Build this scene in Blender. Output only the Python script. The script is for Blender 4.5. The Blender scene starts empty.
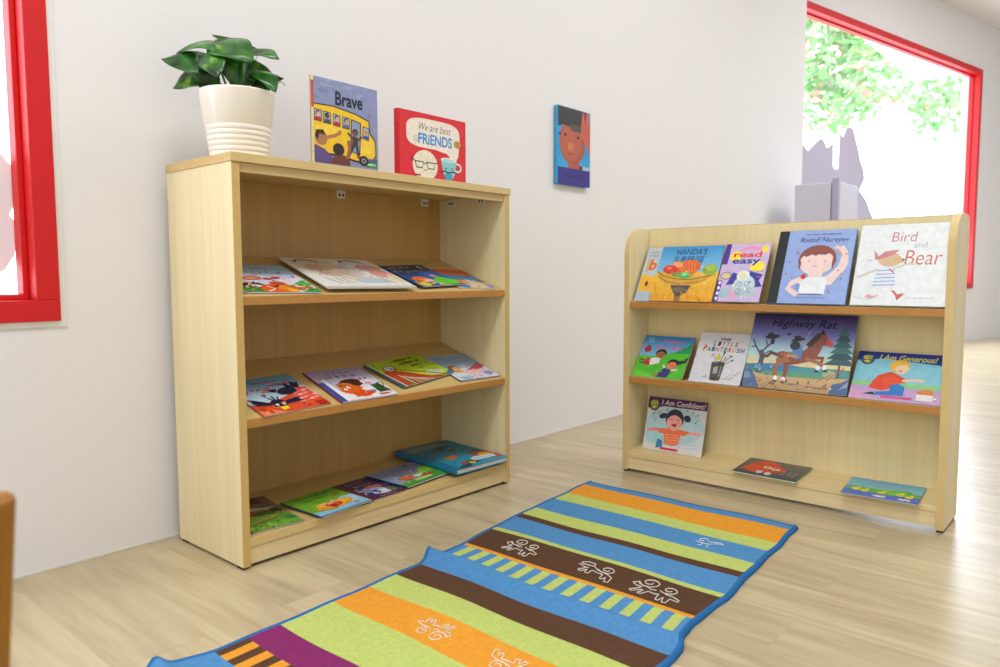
import bpy, math, random
from mathutils import Vector, Matrix
random.seed(7)
S = bpy.context.scene
COL = S.collection
PI = math.pi

# ------------------------------------------------------------------ camera, light, exposure
cd = bpy.data.cameras.new('camera'); cam = bpy.data.objects.new('camera', cd); COL.objects.link(cam)
S.camera = cam
PITCH, ROLL, YAW, CAMH = 0.0787, -0.0025, 0.7148, 0.6347
fw = Vector((math.cos(YAW)*math.cos(PITCH), math.sin(YAW)*math.cos(PITCH), -math.sin(PITCH)))
r0 = Vector((math.sin(YAW), -math.cos(YAW), 0)); u0 = r0.cross(fw)
rr = r0*math.cos(ROLL)+u0*math.sin(ROLL); uu = -r0*math.sin(ROLL)+u0*math.cos(ROLL)
cam.matrix_world = Matrix(((rr.x, uu.x, -fw.x, 0), (rr.y, uu.y, -fw.y, 0), (rr.z, uu.z, -fw.z, CAMH), (0, 0, 0, 1)))
cd.sensor_width = 36; cd.lens = 36*0.73665; cd.clip_start = 0.02; cd.clip_end = 200
cd.dof.use_dof = True; cd.dof.focus_distance = 1.85; cd.dof.aperture_fstop = 4.5

def lin(c):
    if isinstance(c, str):
        c = c.lstrip('#'); c = [int(c[i:i+2], 16) for i in (0, 2, 4)]
    return tuple(((v/255)/12.92 if v/255 <= 0.04045 else ((v/255+0.055)/1.055)**2.4) for v in c)

W = bpy.data.worlds.new('sky'); S.world = W; W.use_nodes = True
bg = W.node_tree.nodes['Background']; bg.inputs[0].default_value = (0.80, 0.90, 1.0, 1); bg.inputs[1].default_value = 4.2

def area(name, loc, size, power, color=(1, 1, 1), rot=(0, 0, 0), portal=False):
    l = bpy.data.lights.new(name, 'AREA'); l.shape = 'RECTANGLE'; l.size, l.size_y = size
    l.energy = power; l.color = color
    o = bpy.data.objects.new(name, l); o.location = loc; o.rotation_euler = rot; COL.objects.link(o)
    if portal: l.cycles.is_portal = True
    return o
A2L = (6.83, 1.38, 1.55)          # just inside the far window
WARM = (0.94, 0.985, 0.985)
area('ceiling_lamp', (0.3, 0.35, 2.94), (.9, .6), 28, WARM)
area('ceiling_lamp', (-1.1, 0.4, 2.94), (.9, .6), 17, WARM)
area('ceiling_lamp', (2.7, 0.2, 2.94), (.9, .6), 22, WARM)
area('ceiling_lamp', (5.6, -0.3, 2.94), (1.2, 1.2), 40, (.92, .94, 1.0))
# far: daylight at the far window; side and near: added fill
area('side_fill', (-2.35, -0.4, 1.5), (2.4, 2.0), 20, (0.88, 0.95, 1.0), (0, -PI/2, 0))  # added fill from the left; that wall has no window
area('daylight_far_window', A2L, (2.6, 1.7), 85, (0.70, 0.84, 1.0), (-PI/2+.35, 0, -.22))
area('near_fill', (1.0, -3.3, 1.5), (3.5, 2.0), 2, (0.93, 0.96, 1.0), (PI/2, 0, 0))  # weak added fill from behind the camera, no window in that wall
sun = bpy.data.lights.new('sun', 'SUN'); sun.energy = 4.0; sun.angle = 0.02
so = bpy.data.objects.new('sun', sun); so.rotation_euler = (math.radians(35), 0, math.radians(-20)); COL.objects.link(so)
S.view_settings.view_transform = 'Standard'; S.view_settings.look = 'None'
S.view_settings.gamma = 1; S.view_settings.use_curve_mapping = False
S.view_settings.exposure = 0.17

# ------------------------------------------------------------------ materials
def newmat(name):
    m = bpy.data.materials.new(name); m.use_nodes = True
    return m, m.node_tree.nodes, m.node_tree.links, m.node_tree.nodes['Principled BSDF']

def plain(name, c, rough=0.5, bump=0, bscale=200, coat=0, var=0.0, spec=0.5):
    m, n, l, b = newmat(name)
    b.inputs['Roughness'].default_value = rough; b.inputs['Coat Weight'].default_value = coat
    b.inputs['Specular IOR Level'].default_value = spec
    tc = n.new('ShaderNodeTexCoord'); nz = n.new('ShaderNodeTexNoise'); nz.inputs['Scale'].default_value = bscale
    nz.inputs['Detail'].default_value = 4
    l.new(tc.outputs['Object'], nz.inputs['Vector'])
    mx = n.new('ShaderNodeMix'); mx.data_type = 'RGBA'; mx.blend_type = 'MULTIPLY'
    rp = n.new('ShaderNodeValToRGB'); lo = 1-var
    rp.color_ramp.elements[0].position = .3; rp.color_ramp.elements[1].position = .7
    rp.color_ramp.elements[0].color = (lo, lo, lo, 1); rp.color_ramp.elements[1].color = (1, 1, 1, 1)
    l.new(nz.outputs['Fac'], rp.inputs[0]); mx.inputs[0].default_value = 1
    mx.inputs[6].default_value = (*lin(c), 1); l.new(rp.outputs[0], mx.inputs[7]); l.new(mx.outputs[2], b.inputs['Base Color'])
    if bump:
        bp = n.new('ShaderNodeBump'); bp.inputs['Strength'].default_value = bump; bp.inputs['Distance'].default_value = .002
        l.new(nz.outputs['Fac'], bp.inputs['Height']); l.new(bp.outputs[0], b.inputs['Normal'])
    return m

def wood(name, c1, c2, axis='Z', rough=0.42, fine=95, stretch=40):
    """fine straight-grained laminate; grain runs along axis"""
    m, n, l, b = newmat(name)
    tc = n.new('ShaderNodeTexCoord'); mp = n.new('ShaderNodeMapping')
    sc = {'X': (1/stretch*fine/fine, 1, 1), 'Y': (1, 1/stretch, 1), 'Z': (1, 1, 1/stretch)}[axis]
    mp.inputs['Scale'].default_value = sc
    l.new(tc.outputs['Object'], mp.inputs[0])
    n1 = n.new('ShaderNodeTexNoise'); n1.inputs['Scale'].default_value = fine; n1.inputs['Detail'].default_value = 5
    n2 = n.new('ShaderNodeTexNoise'); n2.inputs['Scale'].default_value = fine/6; n2.inputs['Detail'].default_value = 3
    n2.inputs['Distortion'].default_value = .6
    l.new(mp.outputs[0], n1.inputs['Vector']); l.new(mp.outputs[0], n2.inputs['Vector'])
    ad = n.new('ShaderNodeMath'); ad.operation = 'MULTIPLY_ADD'; ad.inputs[1].default_value = .5
    hf = n.new('ShaderNodeMath'); hf.operation = 'MULTIPLY'; hf.inputs[1].default_value = .5
    l.new(n2.outputs['Fac'], hf.inputs[0]); l.new(n1.outputs['Fac'], ad.inputs[0]); l.new(hf.outputs[0], ad.inputs[2])
    rp = n.new('ShaderNodeValToRGB')
    rp.color_ramp.elements[0].position = .38; rp.color_ramp.elements[1].position = .62
    rp.color_ramp.elements[0].color = (*lin(c1), 1); rp.color_ramp.elements[1].color = (*lin(c2), 1)
    l.new(ad.outputs[0], rp.inputs[0]); l.new(rp.outputs[0], b.inputs['Base Color'])
    b.inputs['Roughness'].default_value = rough
    return m

def printed(name, rough=0.35, coat=0.25, var=0.1, vs=60, bump=0.0):
    """printed or woven surface: its own flat colours are stored on the faces"""
    m, n, l, b = newmat(name)
    at = n.new('ShaderNodeAttribute'); at.attribute_name = 'Col'
    tc = n.new('ShaderNodeTexCoord'); nz = n.new('ShaderNodeTexNoise'); nz.inputs['Scale'].default_value = vs
    nz.inputs['Detail'].default_value = 5; l.new(tc.outputs['Object'], nz.inputs['Vector'])
    rp = n.new('ShaderNodeValToRGB'); rp.color_ramp.elements[0].position = .35; rp.color_ramp.elements[1].position = .65
    v = 1-var; rp.color_ramp.elements[0].color = (v, v, v, 1); rp.color_ramp.elements[1].color = (1, 1, 1, 1)
    l.new(nz.outputs['Fac'], rp.inputs[0])
    mx = n.new('ShaderNodeMix'); mx.data_type = 'RGBA'; mx.blend_type = 'MULTIPLY'; mx.inputs[0].default_value = 1
    l.new(at.outputs['Color'], mx.inputs[6]); l.new(rp.outputs[0], mx.inputs[7]); l.new(mx.outputs[2], b.inputs['Base Color'])
    b.inputs['Roughness'].default_value = rough; b.inputs['Coat Weight'].default_value = coat
    b.inputs['Coat Roughness'].default_value = .2
    if bump:
        bp = n.new('ShaderNodeBump'); bp.inputs['Strength'].default_value = bump; bp.inputs['Distance'].default_value = .003
        l.new(nz.outputs['Fac'], bp.inputs['Height']); l.new(bp.outputs[0], b.inputs['Normal'])
    return m

M_wall = plain('white_wall_paint', (233, 230, 230), .85, bump=.05, bscale=300, var=.02)
M_ceil = plain('ceiling_paint', (232, 228, 226), .9, var=.01)
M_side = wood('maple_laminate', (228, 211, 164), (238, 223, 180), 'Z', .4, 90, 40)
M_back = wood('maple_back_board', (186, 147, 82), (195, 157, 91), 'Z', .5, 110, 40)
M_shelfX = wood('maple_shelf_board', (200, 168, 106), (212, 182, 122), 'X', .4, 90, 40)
M_shelfY = wood('maple_rack_shelf', (220, 196, 142), (230, 208, 158), 'Y', .4, 90, 40)
M_edge = plain('ochre_edge_band', (192, 150, 84), .45, var=.08, bscale=60)
M_edge_lt = plain('pale_edge_band', (214, 186, 126), .45, var=.06, bscale=60)
M_edge_gold = plain('golden_edge_band', (206, 172, 104), .45, var=.06, bscale=60)
M_edge_or = plain('orange_brown_edge_band', (186, 130, 62), .4, var=.08, bscale=60)
M_print = printed('printed_cover', rough=.42, coat=.06)
M_paper = plain('paper_block', (238, 234, 224), .8)
M_white = plain('white_ceramic', (246, 240, 228), .32, coat=.3)
M_plastic = plain('white_plastic', (225, 220, 205), .5)
M_dark = plain('dark_screw', (50, 40, 32), .5)
M_red = plain('red_window_paint', (206, 6, 12), .5, coat=0)
M_whitetrim = plain('white_trim_paint', (238, 238, 236), .5)
M_card = plain('white_card', (190, 184, 206), .8)
M_cab = plain('white_cabinet_laminate', (208, 206, 222), .35)
M_cab2 = plain('lilac_cabinet_edge', (176, 172, 198), .5)
M_chair = wood('orange_beech_varnish', (152, 94, 2), (166, 108, 8), 'Z', .35, 60, 20)
M_soil = plain('potting_soil', (60, 42, 30), .95, bump=.6, bscale=120, var=.4)

def leafmat():
    m, n, l, b = newmat('pothos_leaf')
    tc = n.new('ShaderNodeTexCoord'); nz = n.new('ShaderNodeTexNoise'); nz.inputs['Scale'].default_value = 26
    nz.inputs['Detail'].default_value = 3; l.new(tc.outputs['Object'], nz.inputs['Vector'])
    rp = n.new('ShaderNodeValToRGB'); e = rp.color_ramp.elements
    e[0].position = .35; e[0].color = (*lin((14, 50, 16)), 1); e[1].position = .62; e[1].color = (*lin((48, 108, 30)), 1)
    e2 = e.new(.72); e2.color = (*lin((140, 180, 60)), 1)
    l.new(nz.outputs['Fac'], rp.inputs[0]); l.new(rp.outputs[0], b.inputs['Base Color'])
    b.inputs['Roughness'].default_value = .28
    return m
M_leaf = leafmat()
M_stem = plain('plant_stem', (86, 120, 50), .5)
M_folfar = plain('sunlit_foliage', (150, 205, 130), .6, var=.25, bscale=3)
M_folpink = plain('pink_blossom', (235, 170, 160), .6)
M_bark = plain('tree_bark', (214, 208, 196), .8)  # bark colour paled to stand in for overexposed daylight

def glassmat():
    m = bpy.data.materials.new('window_glass'); m.use_nodes = True; n = m.node_tree.nodes; l = m.node_tree.links; n.clear()
    o = n.new('ShaderNodeOutputMaterial'); mx = n.new('ShaderNodeMixShader'); t = n.new('ShaderNodeBsdfTransparent')
    g = n.new('ShaderNodeBsdfGlossy'); g.inputs['Roughness'].default_value = .02; mx.inputs[0].default_value = .06
    l.new(t.outputs[0], mx.inputs[1]); l.new(g.outputs[0], mx.inputs[2]); l.new(mx.outputs[0], o.inputs[0])
    return m
M_glass = glassmat()

def floormat():
    m, n, l, b = newmat('pale_oak_vinyl_plank')
    tc = n.new('ShaderNodeTexCoord'); mp = n.new('ShaderNodeMapping'); mp.inputs['Rotation'].default_value = (0, 0, PI/2)
    l.new(tc.outputs['Object'], mp.inputs[0])
    br = n.new('ShaderNodeTexBrick'); br.inputs['Scale'].default_value = 1; br.inputs['Brick Width'].default_value = 1.22
    br.inputs['Row Height'].default_value = .152; br.inputs['Mortar Size'].default_value = .0012; br.inputs['Mortar Smooth'].default_value = 0
    br.offset = .37; br.inputs['Color1'].default_value = (0, 0, 0, 1); br.inputs['Color2'].default_value = (1, 1, 1, 1)
    br.inputs['Mortar'].default_value = (.5, .5, .5, 1)
    l.new(mp.outputs[0], br.inputs['Vector'])
    # grain stretched along Y, shifted per plank
    m2 = n.new('ShaderNodeMapping'); m2.inputs['Scale'].default_value = (1, .085, 1); l.new(tc.outputs['Object'], m2.inputs[0])
    sh = n.new('ShaderNodeVectorMath'); sh.operation = 'MULTIPLY_ADD'; sh.inputs[1].default_value = (7, 3, 5)
    l.new(br.outputs['Color'], sh.inputs[0]); l.new(m2.outputs[0], sh.inputs[2])
    g1 = n.new('ShaderNodeTexNoise'); g1.inputs['Scale'].default_value = 16; g1.inputs['Detail'].default_value = 7; g1.inputs['Distortion'].default_value = 1.3
    g2 = n.new('ShaderNodeTexNoise'); g2.inputs['Scale'].default_value = 90; g2.inputs['Detail'].default_value = 4
    l.new(sh.outputs[0], g1.inputs['Vector']); l.new(sh.outputs[0], g2.inputs['Vector'])
    a = n.new('ShaderNodeMath'); a.operation = 'MULTIPLY'; a.inputs[1].default_value = .72; l.new(g1.outputs['Fac'], a.inputs[0])
    c = n.new('ShaderNodeMath'); c.operation = 'MULTIPLY_ADD'; c.inputs[1].default_value = .28; l.new(g2.outputs['Fac'], c.inputs[0]); l.new(a.outputs[0], c.inputs[2])
    rp = n.new('ShaderNodeValToRGB'); e = rp.color_ramp.elements
    e[0].position = .36; e[0].color = (*lin((172, 154, 122)), 1); e[1].position = .6; e[1].color = (*lin((198, 182, 148)), 1)
    l.new(c.outputs[0], rp.inputs[0])
    # plank tone shift
    t = n.new('ShaderNodeValToRGB'); t.color_ramp.elements[0].color = (.93, .92, .9, 1); t.color_ramp.elements[1].color = (1.03, 1.02, 1.0, 1)
    l.new(br.outputs['Color'], t.inputs[0])
    mx = n.new('ShaderNodeMix'); mx.data_type = 'RGBA'; mx.blend_type = 'MULTIPLY'; mx.inputs[0].default_value = 1
    l.new(rp.outputs[0], mx.inputs[6]); l.new(t.outputs[0], mx.inputs[7])
    my = n.new('ShaderNodeMix'); my.data_type = 'RGBA'; my.inputs[7].default_value = (*lin((140, 115, 88)), 1)
    ms = n.new('ShaderNodeMath'); ms.operation = 'MULTIPLY'; ms.inputs[1].default_value = .14; l.new(br.outputs['Fac'], ms.inputs[0])
    l.new(ms.outputs[0], my.inputs[0]); l.new(mx.outputs[2], my.inputs[6]); l.new(my.outputs[2], b.inputs['Base Color'])
    b.inputs['Roughness'].default_value = .28; b.inputs['Specular IOR Level'].default_value = .5
    return m
M_floor = floormat()

# ------------------------------------------------------------------ mesh helpers
class MB:
    """collects faces; per-face material index and per-vertex colour"""
    def __init__(s): s.v = []; s.f = []; s.m = []; s.c = []; s.smooth = []
    def add(s, vs, fs, m=0, c=None, smooth=False):
        o = len(s.v); s.v += [tuple(v) for v in vs]
        if c is None: c = (1, 1, 1)
        s.c += [c]*len(vs) if not isinstance(c, list) else c
        for f in fs: s.f.append([i+o for i in f]); s.m.append(m); s.smooth.append(smooth)
    def box(s, a, b, m=0, c=None, mat=None):
        x0, y0, z0 = a; x1, y1, z1 = b
        vs = [Vector(p) for p in ((x0,y0,z0),(x1,y0,z0),(x1,y1,z0),(x0,y1,z0),(x0,y0,z1),(x1,y0,z1),(x1,y1,z1),(x0,y1,z1))]
        if mat: vs = [mat @ v for v in vs]
        s.add(vs, [(0,3,2,1),(4,5,6,7),(0,1,5,4),(1,2,6,5),(2,3,7,6),(3,0,4,7)], m, c)
    def prism(s, pts, d, m=0, c=None, smooth=False):
        """pts: closed 3D outline (planar), d: extrusion vector"""
        n = len(pts); pts = [Vector(p) for p in pts]; d = Vector(d)
        s.add(pts+[p+d for p in pts], [tuple(range(n))[::-1], tuple(range(n, 2*n))]+[(i, (i+1) % n, n+(i+1) % n, n+i) for i in range(n)], m, c)
    def tube(s, pts, r, n=8, m=0, c=None, taper=1.0):
        pts = [Vector(p) for p in pts]; vs = []; K = len(pts)
        for i, p in enumerate(pts):
            t = (pts[min(i+1, K-1)]-pts[max(i-1, 0)]).normalized()
            a = t.cross(Vector((0, 0, 1)) if abs(t.z) < .95 else Vector((1, 0, 0))).normalized(); b = t.cross(a)
            ri = r*(1+(taper-1)*i/(K-1))
            vs += [p+a*ri*math.cos(2*PI*k/n)+b*ri*math.sin(2*PI*k/n) for k in range(n)]
        fs = [(i*n+k, i*n+(k+1) % n, (i+1)*n+(k+1) % n, (i+1)*n+k) for i in range(K-1) for k in range(n)]
        fs += [tuple(range(n))[::-1], tuple((K-1)*n+k for k in range(n))]
        s.add(vs, fs, m, c, True)
    def build(s, name, mats, parent=None, mw=None, bevel=0, kind=None):
        me = bpy.data.meshes.new(name); me.from_pydata(s.v, [], s.f)
        for m in (mats if isinstance(mats, (list, tuple)) else [mats]): me.materials.append(m)
        me.polygons.foreach_set('material_index', s.m); me.polygons.foreach_set('use_smooth', s.smooth)
        ca = me.color_attributes.new('Col', 'FLOAT_COLOR', 'POINT')
        ca.data.foreach_set('color', [x for c in s.c for x in (*c, 1.0)])
        me.update()
        o = bpy.data.objects.new(name, me); COL.objects.link(o)
        if parent: o.parent = parent
        if mw is not None: o.matrix_basis = mw
        if bevel:
            b = o.modifiers.new('bevel', 'BEVEL'); b.width = bevel; b.segments = 2; b.limit_method = 'ANGLE'; b.angle_limit = math.radians(40)
        if kind: o['kind'] = kind
        return o

def tag(o, label, cat, group=None):
    o['label'] = label; o['category'] = cat
    if group: o['group'] = group
    return o

def empty(name, mw):
    o = bpy.data.objects.new(name, None); o.empty_display_size = .05; COL.objects.link(o)
    o.matrix_world = mw if isinstance(mw, Matrix) else Matrix.Translation(mw)
    return o

def struct(o): o['kind'] = 'structure'; return o

# ------------------------------------------------------------------ room
YW = 1.7549                       # inner face of the long wall
CX = 5.12                         # where the long wall bends
WD = Vector((0.97622, -0.21678, 0)); WN = Vector((0.21678, 0.97622, 0))   # second wall: direction and outward normal
H = 2.97
L2 = 4.6
mb = MB(); mb.box((-2.6, -3.6, -.12), (10.2, 2.2, 0)); struct(mb.build('floor', M_floor))
mb = MB(); mb.box((-2.6, -3.6, H), (10.2, 2.2, H+.12)); struct(mb.build('ceiling', M_ceil))
T = .16
w1x0, w1x1, w1z0, w1z1 = -.95, .575, .54, 2.35
mb = MB()
mb.box((-2.6, YW, 0), (w1x0, YW+T, H)); mb.box((w1x1, YW, 0), (CX, YW+T, H))
mb.box((w1x0, YW, 0), (w1x1, YW+T, w1z0)); mb.box((w1x0, YW, w1z1), (w1x1, YW+T, H))
struct(mb.build('wall_left', M_wall))
A2 = Matrix(((WD.x, WN.x, 0, CX+WN.x*.17), (WD.y, WN.y, 0, YW+WN.y*.17), (0, 0, 1, 0), (0, 0, 0, 1)))     # local x along wall, y outward
w2x0, w2x1, w2z0, w2z1 = .10, 3.22, .50, 2.54
mb = MB()
mb.box((-.06, 0, 0), (w2x0, T, H)); mb.box((w2x1, 0, 0), (L2+.4, T, H)); mb.box((w2x0, 0, 0), (w2x1, T, w2z0)); mb.box((w2x0, 0, w2z1), (w2x1, T, H))
struct(mb.build('wall_back', M_wall, mw=A2))
mb = MB(); mb.box((10.0, -3.6, 0), (10.16, 1.1, H)); struct(mb.build('wall_right', M_wall))
mb = MB(); mb.box((-2.6, -3.6, 0), (-2.44, YW, H)); struct(mb.build('wall_rear', M_wall))
mb = MB(); mb.box((-2.6, -3.6, 0), (10.1, -3.44, H)); struct(mb.build('wall_front', M_wall))

def window(name, x0, x1, z0, z1, mw, fwid, y0=-.012, y1=.05, splits=()):
    root = empty(name, mw); root['kind'] = 'structure'
    mb = MB()
    # outer casing, mitred: four boards
    for a, b in (((x0, y0, z0), (x1, y1, z0+fwid)), ((x0, y0, z1-fwid), (x1, y1, z1)), ((x0, y0, z0+fwid), (x0+fwid, y1, z1-fwid)), ((x1-fwid, y0, z0+fwid), (x1, y1, z1-fwid))):
        mb.box(a, b)
    # inner stop bead
    f2 = fwid+.012; ya, yb = y1-.02, y1+.02
    for a, b in (((x0+fwid, ya, z0+fwid), (x1-fwid, yb, z0+f2)), ((x0+fwid, ya, z1-f2), (x1-fwid, yb, z1-fwid)), ((x0+fwid, ya, z0+f2), (x0+f2, yb, z1-f2)), ((x1-f2, ya, z0+f2), (x1-fwid, yb, z1-f2))):
        mb.box(a, b)
    for sx in splits: mb.box((sx-.02, y0+.01, z0+fwid), (sx+.02, y1, z1-fwid))
    mb.build('window_frame', M_red, root, bevel=.002)
    mb = MB(); mb.box((x0+f2-.004, y1, z0+f2-.004), (x1-f2+.004, y1+.006, z1-f2+.004)); mb.build('pane', M_glass, root)
    return root
window('window_1', w1x0, w1x1, w1z0, w1z1, Matrix.Translation((0, YW, 0)), .045)
window('window_2', w2x0, w2x1, w2z0, w2z1, A2, .05, y0=-.015, y1=.06)
# white caulk line round window 1
mb = MB()
mb.box((w1x1, -.004, w1z0-.012), (w1x1+.012, .001, w1z1)); mb.box((w1x0, -.004, w1z0-.012), (w1x1, .001, w1z0))
struct(mb.build('trim_1', M_whitetrim, mw=Matrix.Translation((0, YW, 0))))
mb = MB()
mb.box((w1x1+.02, YW-.006, 0), (CX, YW, .004)); mb.box((-2.4, YW-.006, 0), (w1x1+.02, YW, .004))
struct(mb.build('baseboard_left', plain('floor_seal', (205, 196, 182), .7)))

# portals help the daylight in
area('window_portal', ((w1x0+w1x1)/2, YW+.1, (w1z0+w1z1)/2), (w1x1-w1x0, w1z1-w1z0), 1, rot=(-PI/2, 0, 0), portal=True)
pc = A2 @ Vector(((w2x0+w2x1)/2, .12, (w2z0+w2z1)/2))
area('window_portal', pc, (w2x1-w2x0, w2z1-w2z0), 1, rot=(-PI/2, 0, math.atan2(WD.y, WD.x)), portal=True)

# ------------------------------------------------------------------ outside greenery
def foliage(name, label, cx, cy, cz, rx, ry, rz, n, size, pink):
    root = empty(name, Vector((cx, cy, 0)))
    mb = MB()
    for i in range(n):
        while True:
            p = Vector((random.uniform(-1, 1), random.uniform(-1, 1), random.uniform(-1, 1)))
            if p.length < 1: break
        p = Vector((p.x*rx, p.y*ry, cz+p.z*rz))
        s = size*random.uniform(.6, 1.3)
        d = Vector((random.gauss(0, 1), random.gauss(0, 1), random.gauss(0, .6)-.3)).normalized()
        q = d.cross(Vector((random.gauss(0, 1), random.gauss(0, 1), random.gauss(0, 1)))).normalized()
        mb.add([p-d*s, p+q*s*.42-d*s*.1, p+d*s, p-q*s*.42-d*s*.1], [(0, 1, 2, 3)], 1 if random.random() < pink else 0)
    mb.build('foliage', [M_folfar, M_folpink], root)
    mb = MB(); mb.tube([(0, 0, -1), (.1, 0, cz-rz*.5), (-.05, .1, cz+rz*.4)], .07, 7, taper=.4)
    for k in range(6):
        a = k*1.05; mb.tube([(0, 0, cz-rz*.5), (math.cos(a)*rx*.5, math.sin(a)*ry*.5, cz), (math.cos(a)*rx*.8, math.sin(a)*ry*.8, cz+rz*.4)], .03, 5, taper=.4)
    mb.build('trunk', M_bark, root)
    tag(root, label, 'tree')
foliage('leafy_tree', 'pale sunlit green tree with pinkish blossom seen through upper far window', 10.6, 3.25, 3.75, .8, 1.1, 1.25, 2300, .10, .12)
foliage('small_tree', 'small green tree at right edge of the far window, beside its red frame', 12.2, 2.25, 3.25, .6, .6, .7, 500, .09, .03)

# ------------------------------------------------------------------ tall bookcase on the left
BX, BY, BW, BD, BH = .8025, 1.4294, .8886, .2908, .8914
TH = .018
bc = empty('bookcase', Vector((BX+BW/2, BY+BD/2, 0)))
tag(bc, 'tall pale maple bookcase with three book shelves standing against the long white wall', 'bookcase')
o0 = Matrix.Translation((-(BX+BW/2), -(BY+BD/2), 0))
def bcp(mb, name, mats, bevel=.0008):
    return mb.build(name, mats, bc, o0, bevel)
def panel_edge(mb, a, b, front, back_axis='y', e=.0012):
    pass
# top board with edge band
ZT = BH-.019
mb = MB(); mb.box((BX-.002, BY-.001, ZT), (BX+BW+.002, BY+BD, BH), 0); mb.box((BX-.003, BY-.003, ZT), (BX+BW+.003, BY-.001, BH), 1)
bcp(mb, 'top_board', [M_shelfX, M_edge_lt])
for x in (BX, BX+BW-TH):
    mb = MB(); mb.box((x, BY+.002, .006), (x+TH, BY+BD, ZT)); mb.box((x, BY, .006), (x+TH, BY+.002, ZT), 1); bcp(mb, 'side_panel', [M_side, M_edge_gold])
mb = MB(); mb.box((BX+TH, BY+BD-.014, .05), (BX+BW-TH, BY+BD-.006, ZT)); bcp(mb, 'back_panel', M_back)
mb = MB(); mb.box((BX+TH, BY+.006, ZT-.02), (BX+BW-TH, BY+.024, ZT)); bcp(mb, 'top_rail', M_edge_lt)
def shelf(z, slope, name='shelf', edge=M_edge, th=.019):
    y0, y1 = BY+.003, BY+BD-.014; mb = MB(); x0, x1 = BX+TH, BX+BW-TH
    for ya, yb, m in ((y0, y0+.002, 1), (y0+.002, y1, 0)):
        za, zb = z+slope*(ya-y0), z+slope*(yb-y0)
        mb.prism([(x0, ya, za-th), (x0, yb, zb-th), (x0, yb, zb), (x0, ya, za)], (x1-x0, 0, 0), m)
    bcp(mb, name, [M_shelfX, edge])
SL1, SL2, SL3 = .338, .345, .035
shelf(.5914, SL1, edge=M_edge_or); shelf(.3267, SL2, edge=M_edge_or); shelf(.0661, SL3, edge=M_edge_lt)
mb = MB(); mb.box((BX+TH, BY+.006, .008), (BX+BW-TH, BY+.022, .0465)); bcp(mb, 'plinth', wood('maple_plinth', (212, 188, 138), (230, 208, 162), 'X', .4, 90, 40))
for x in (BX+.002, BX+BW-TH+.002):
    for y in (BY+.01, BY+BD-.03): mb = MB(); mb.box((x, y, 0), (x+.014, y+.02, .006)); bcp(mb, 'foot_glide', M_dark, 0)
for (x, y, ax) in ((1.603, BY+BD-.022, 'y'), (BX+BW-TH-.008, 1.648, 'x'), (BX+BW-TH-.008, 1.52, 'x'), (1.282, BY+BD-.022, 'y')):
    mb = MB(); z0, z1 = .850, .8722
    if ax == 'y':
        mb.box((x-.014, y, z0), (x+.014, y+.008, z1))
        for s in (-.006, .006): mb.box((x+s-.003, y-.001, z0+.006), (x+s+.003, y, z0+.013), 1)
    else:
        mb.box((x, y-.014, z0), (x+.008, y+.014, z1))
        for s in (-.006, .006): mb.box((x-.001, y+s-.003, z0+.006), (x, y+s+.003, z0+.013), 1)
    o = bcp(mb, 'corner_bracket', [M_plastic, M_dark], .0005); o['label'] = 'small white plastic corner bracket'

# ------------------------------------------------------------------ low display rack on the right
RY0, RY1, RX, RXB = .3350, 1.2453, 2.04, 2.206
rk = empty('display_rack', Vector((RX+.09, (RY0+RY1)/2, 0)))
tag(rk, 'low maple display rack with rounded side tops showing picture books face out', 'bookcase')
o1 = Matrix.Translation((-(RX+.09), -(RY0+RY1)/2, 0))
def rkp(mb, name, mats, bevel=.0008): return mb.build(name, mats, rk, o1, bevel)
prof = [(RX, .006), (RXB, .006), (RXB, .76)]
cxr, czr, rad = RXB-.03, .755, .03
prof += [(cxr+rad*math.cos(a), czr+rad*math.sin(a)) for a in [PI/2*k/5 for k in range(1, 6)]]
cxr, czr, rad = RX+.085, .700, .085
prof += [(cxr+rad*math.cos(a), czr+rad*math.sin(a)) for a in [PI/2+PI/2*k/10 for k in range(0, 11)]]
for y in (RY0, RY1-TH):
    mb = MB(); n = len(prof)
    mb.prism([(x, y+TH, z) for x, z in prof], (0, -TH, 0), 0)
    # edge-band faces are the prism's rim
    for k in range(2, 2+n):
        mb.m[k] = 1 if k >= 4 else 0
    rkp(mb, 'side_panel', [M_side, M_edge_lt], .0012)
mb = MB(); mb.box((2.165, RY0+TH, .03), (2.183, RY1-TH, .783), 0); mb.box((2.165, RY0+TH, .783), (2.183, RY1-TH, .785), 1); rkp(mb, 'back_panel', [wood('maple_rack_back', (228, 208, 156), (236, 218, 168), 'Z', .45, 90, 40), M_edge_lt])
for z in (.5505, .3105):
    mb = MB(); mb.box((2.0475, RY0+TH, z-.019), (2.165, RY1-TH, z), 0); mb.box((2.045, RY0+TH, z-.019), (2.0475, RY1-TH, z), 1); rkp(mb, 'shelf', [M_shelfY, M_edge_or])
SL4 = .096
mb = MB()
za, zb = .066+SL4*(2.044-2.05), .066+SL4*(2.165-2.05)
mb.prism([(2.044, RY1-TH, za-.016), (2.165, RY1-TH, zb-.016), (2.165, RY1-TH, zb), (2.044, RY1-TH, za)], (0, -(RY1-RY0-2*TH), 0)); rkp(mb, 'bottom_shelf', M_shelfY)
mb = MB(); mb.box((2.046, RY0+TH, .010), (2.062, RY1-TH, .0485)); rkp(mb, 'plinth', wood('maple_rack_plinth', (220, 196, 146), (236, 216, 172), 'Y', .4, 90, 40))
for y in (RY0+.002, RY1-TH+.002):
    for x in (RX+.006, RXB-.03): mb = MB(); mb.box((x, y, 0), (x+.02, y+.014, .006)); rkp(mb, 'foot_glide', M_dark, 0)

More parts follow.
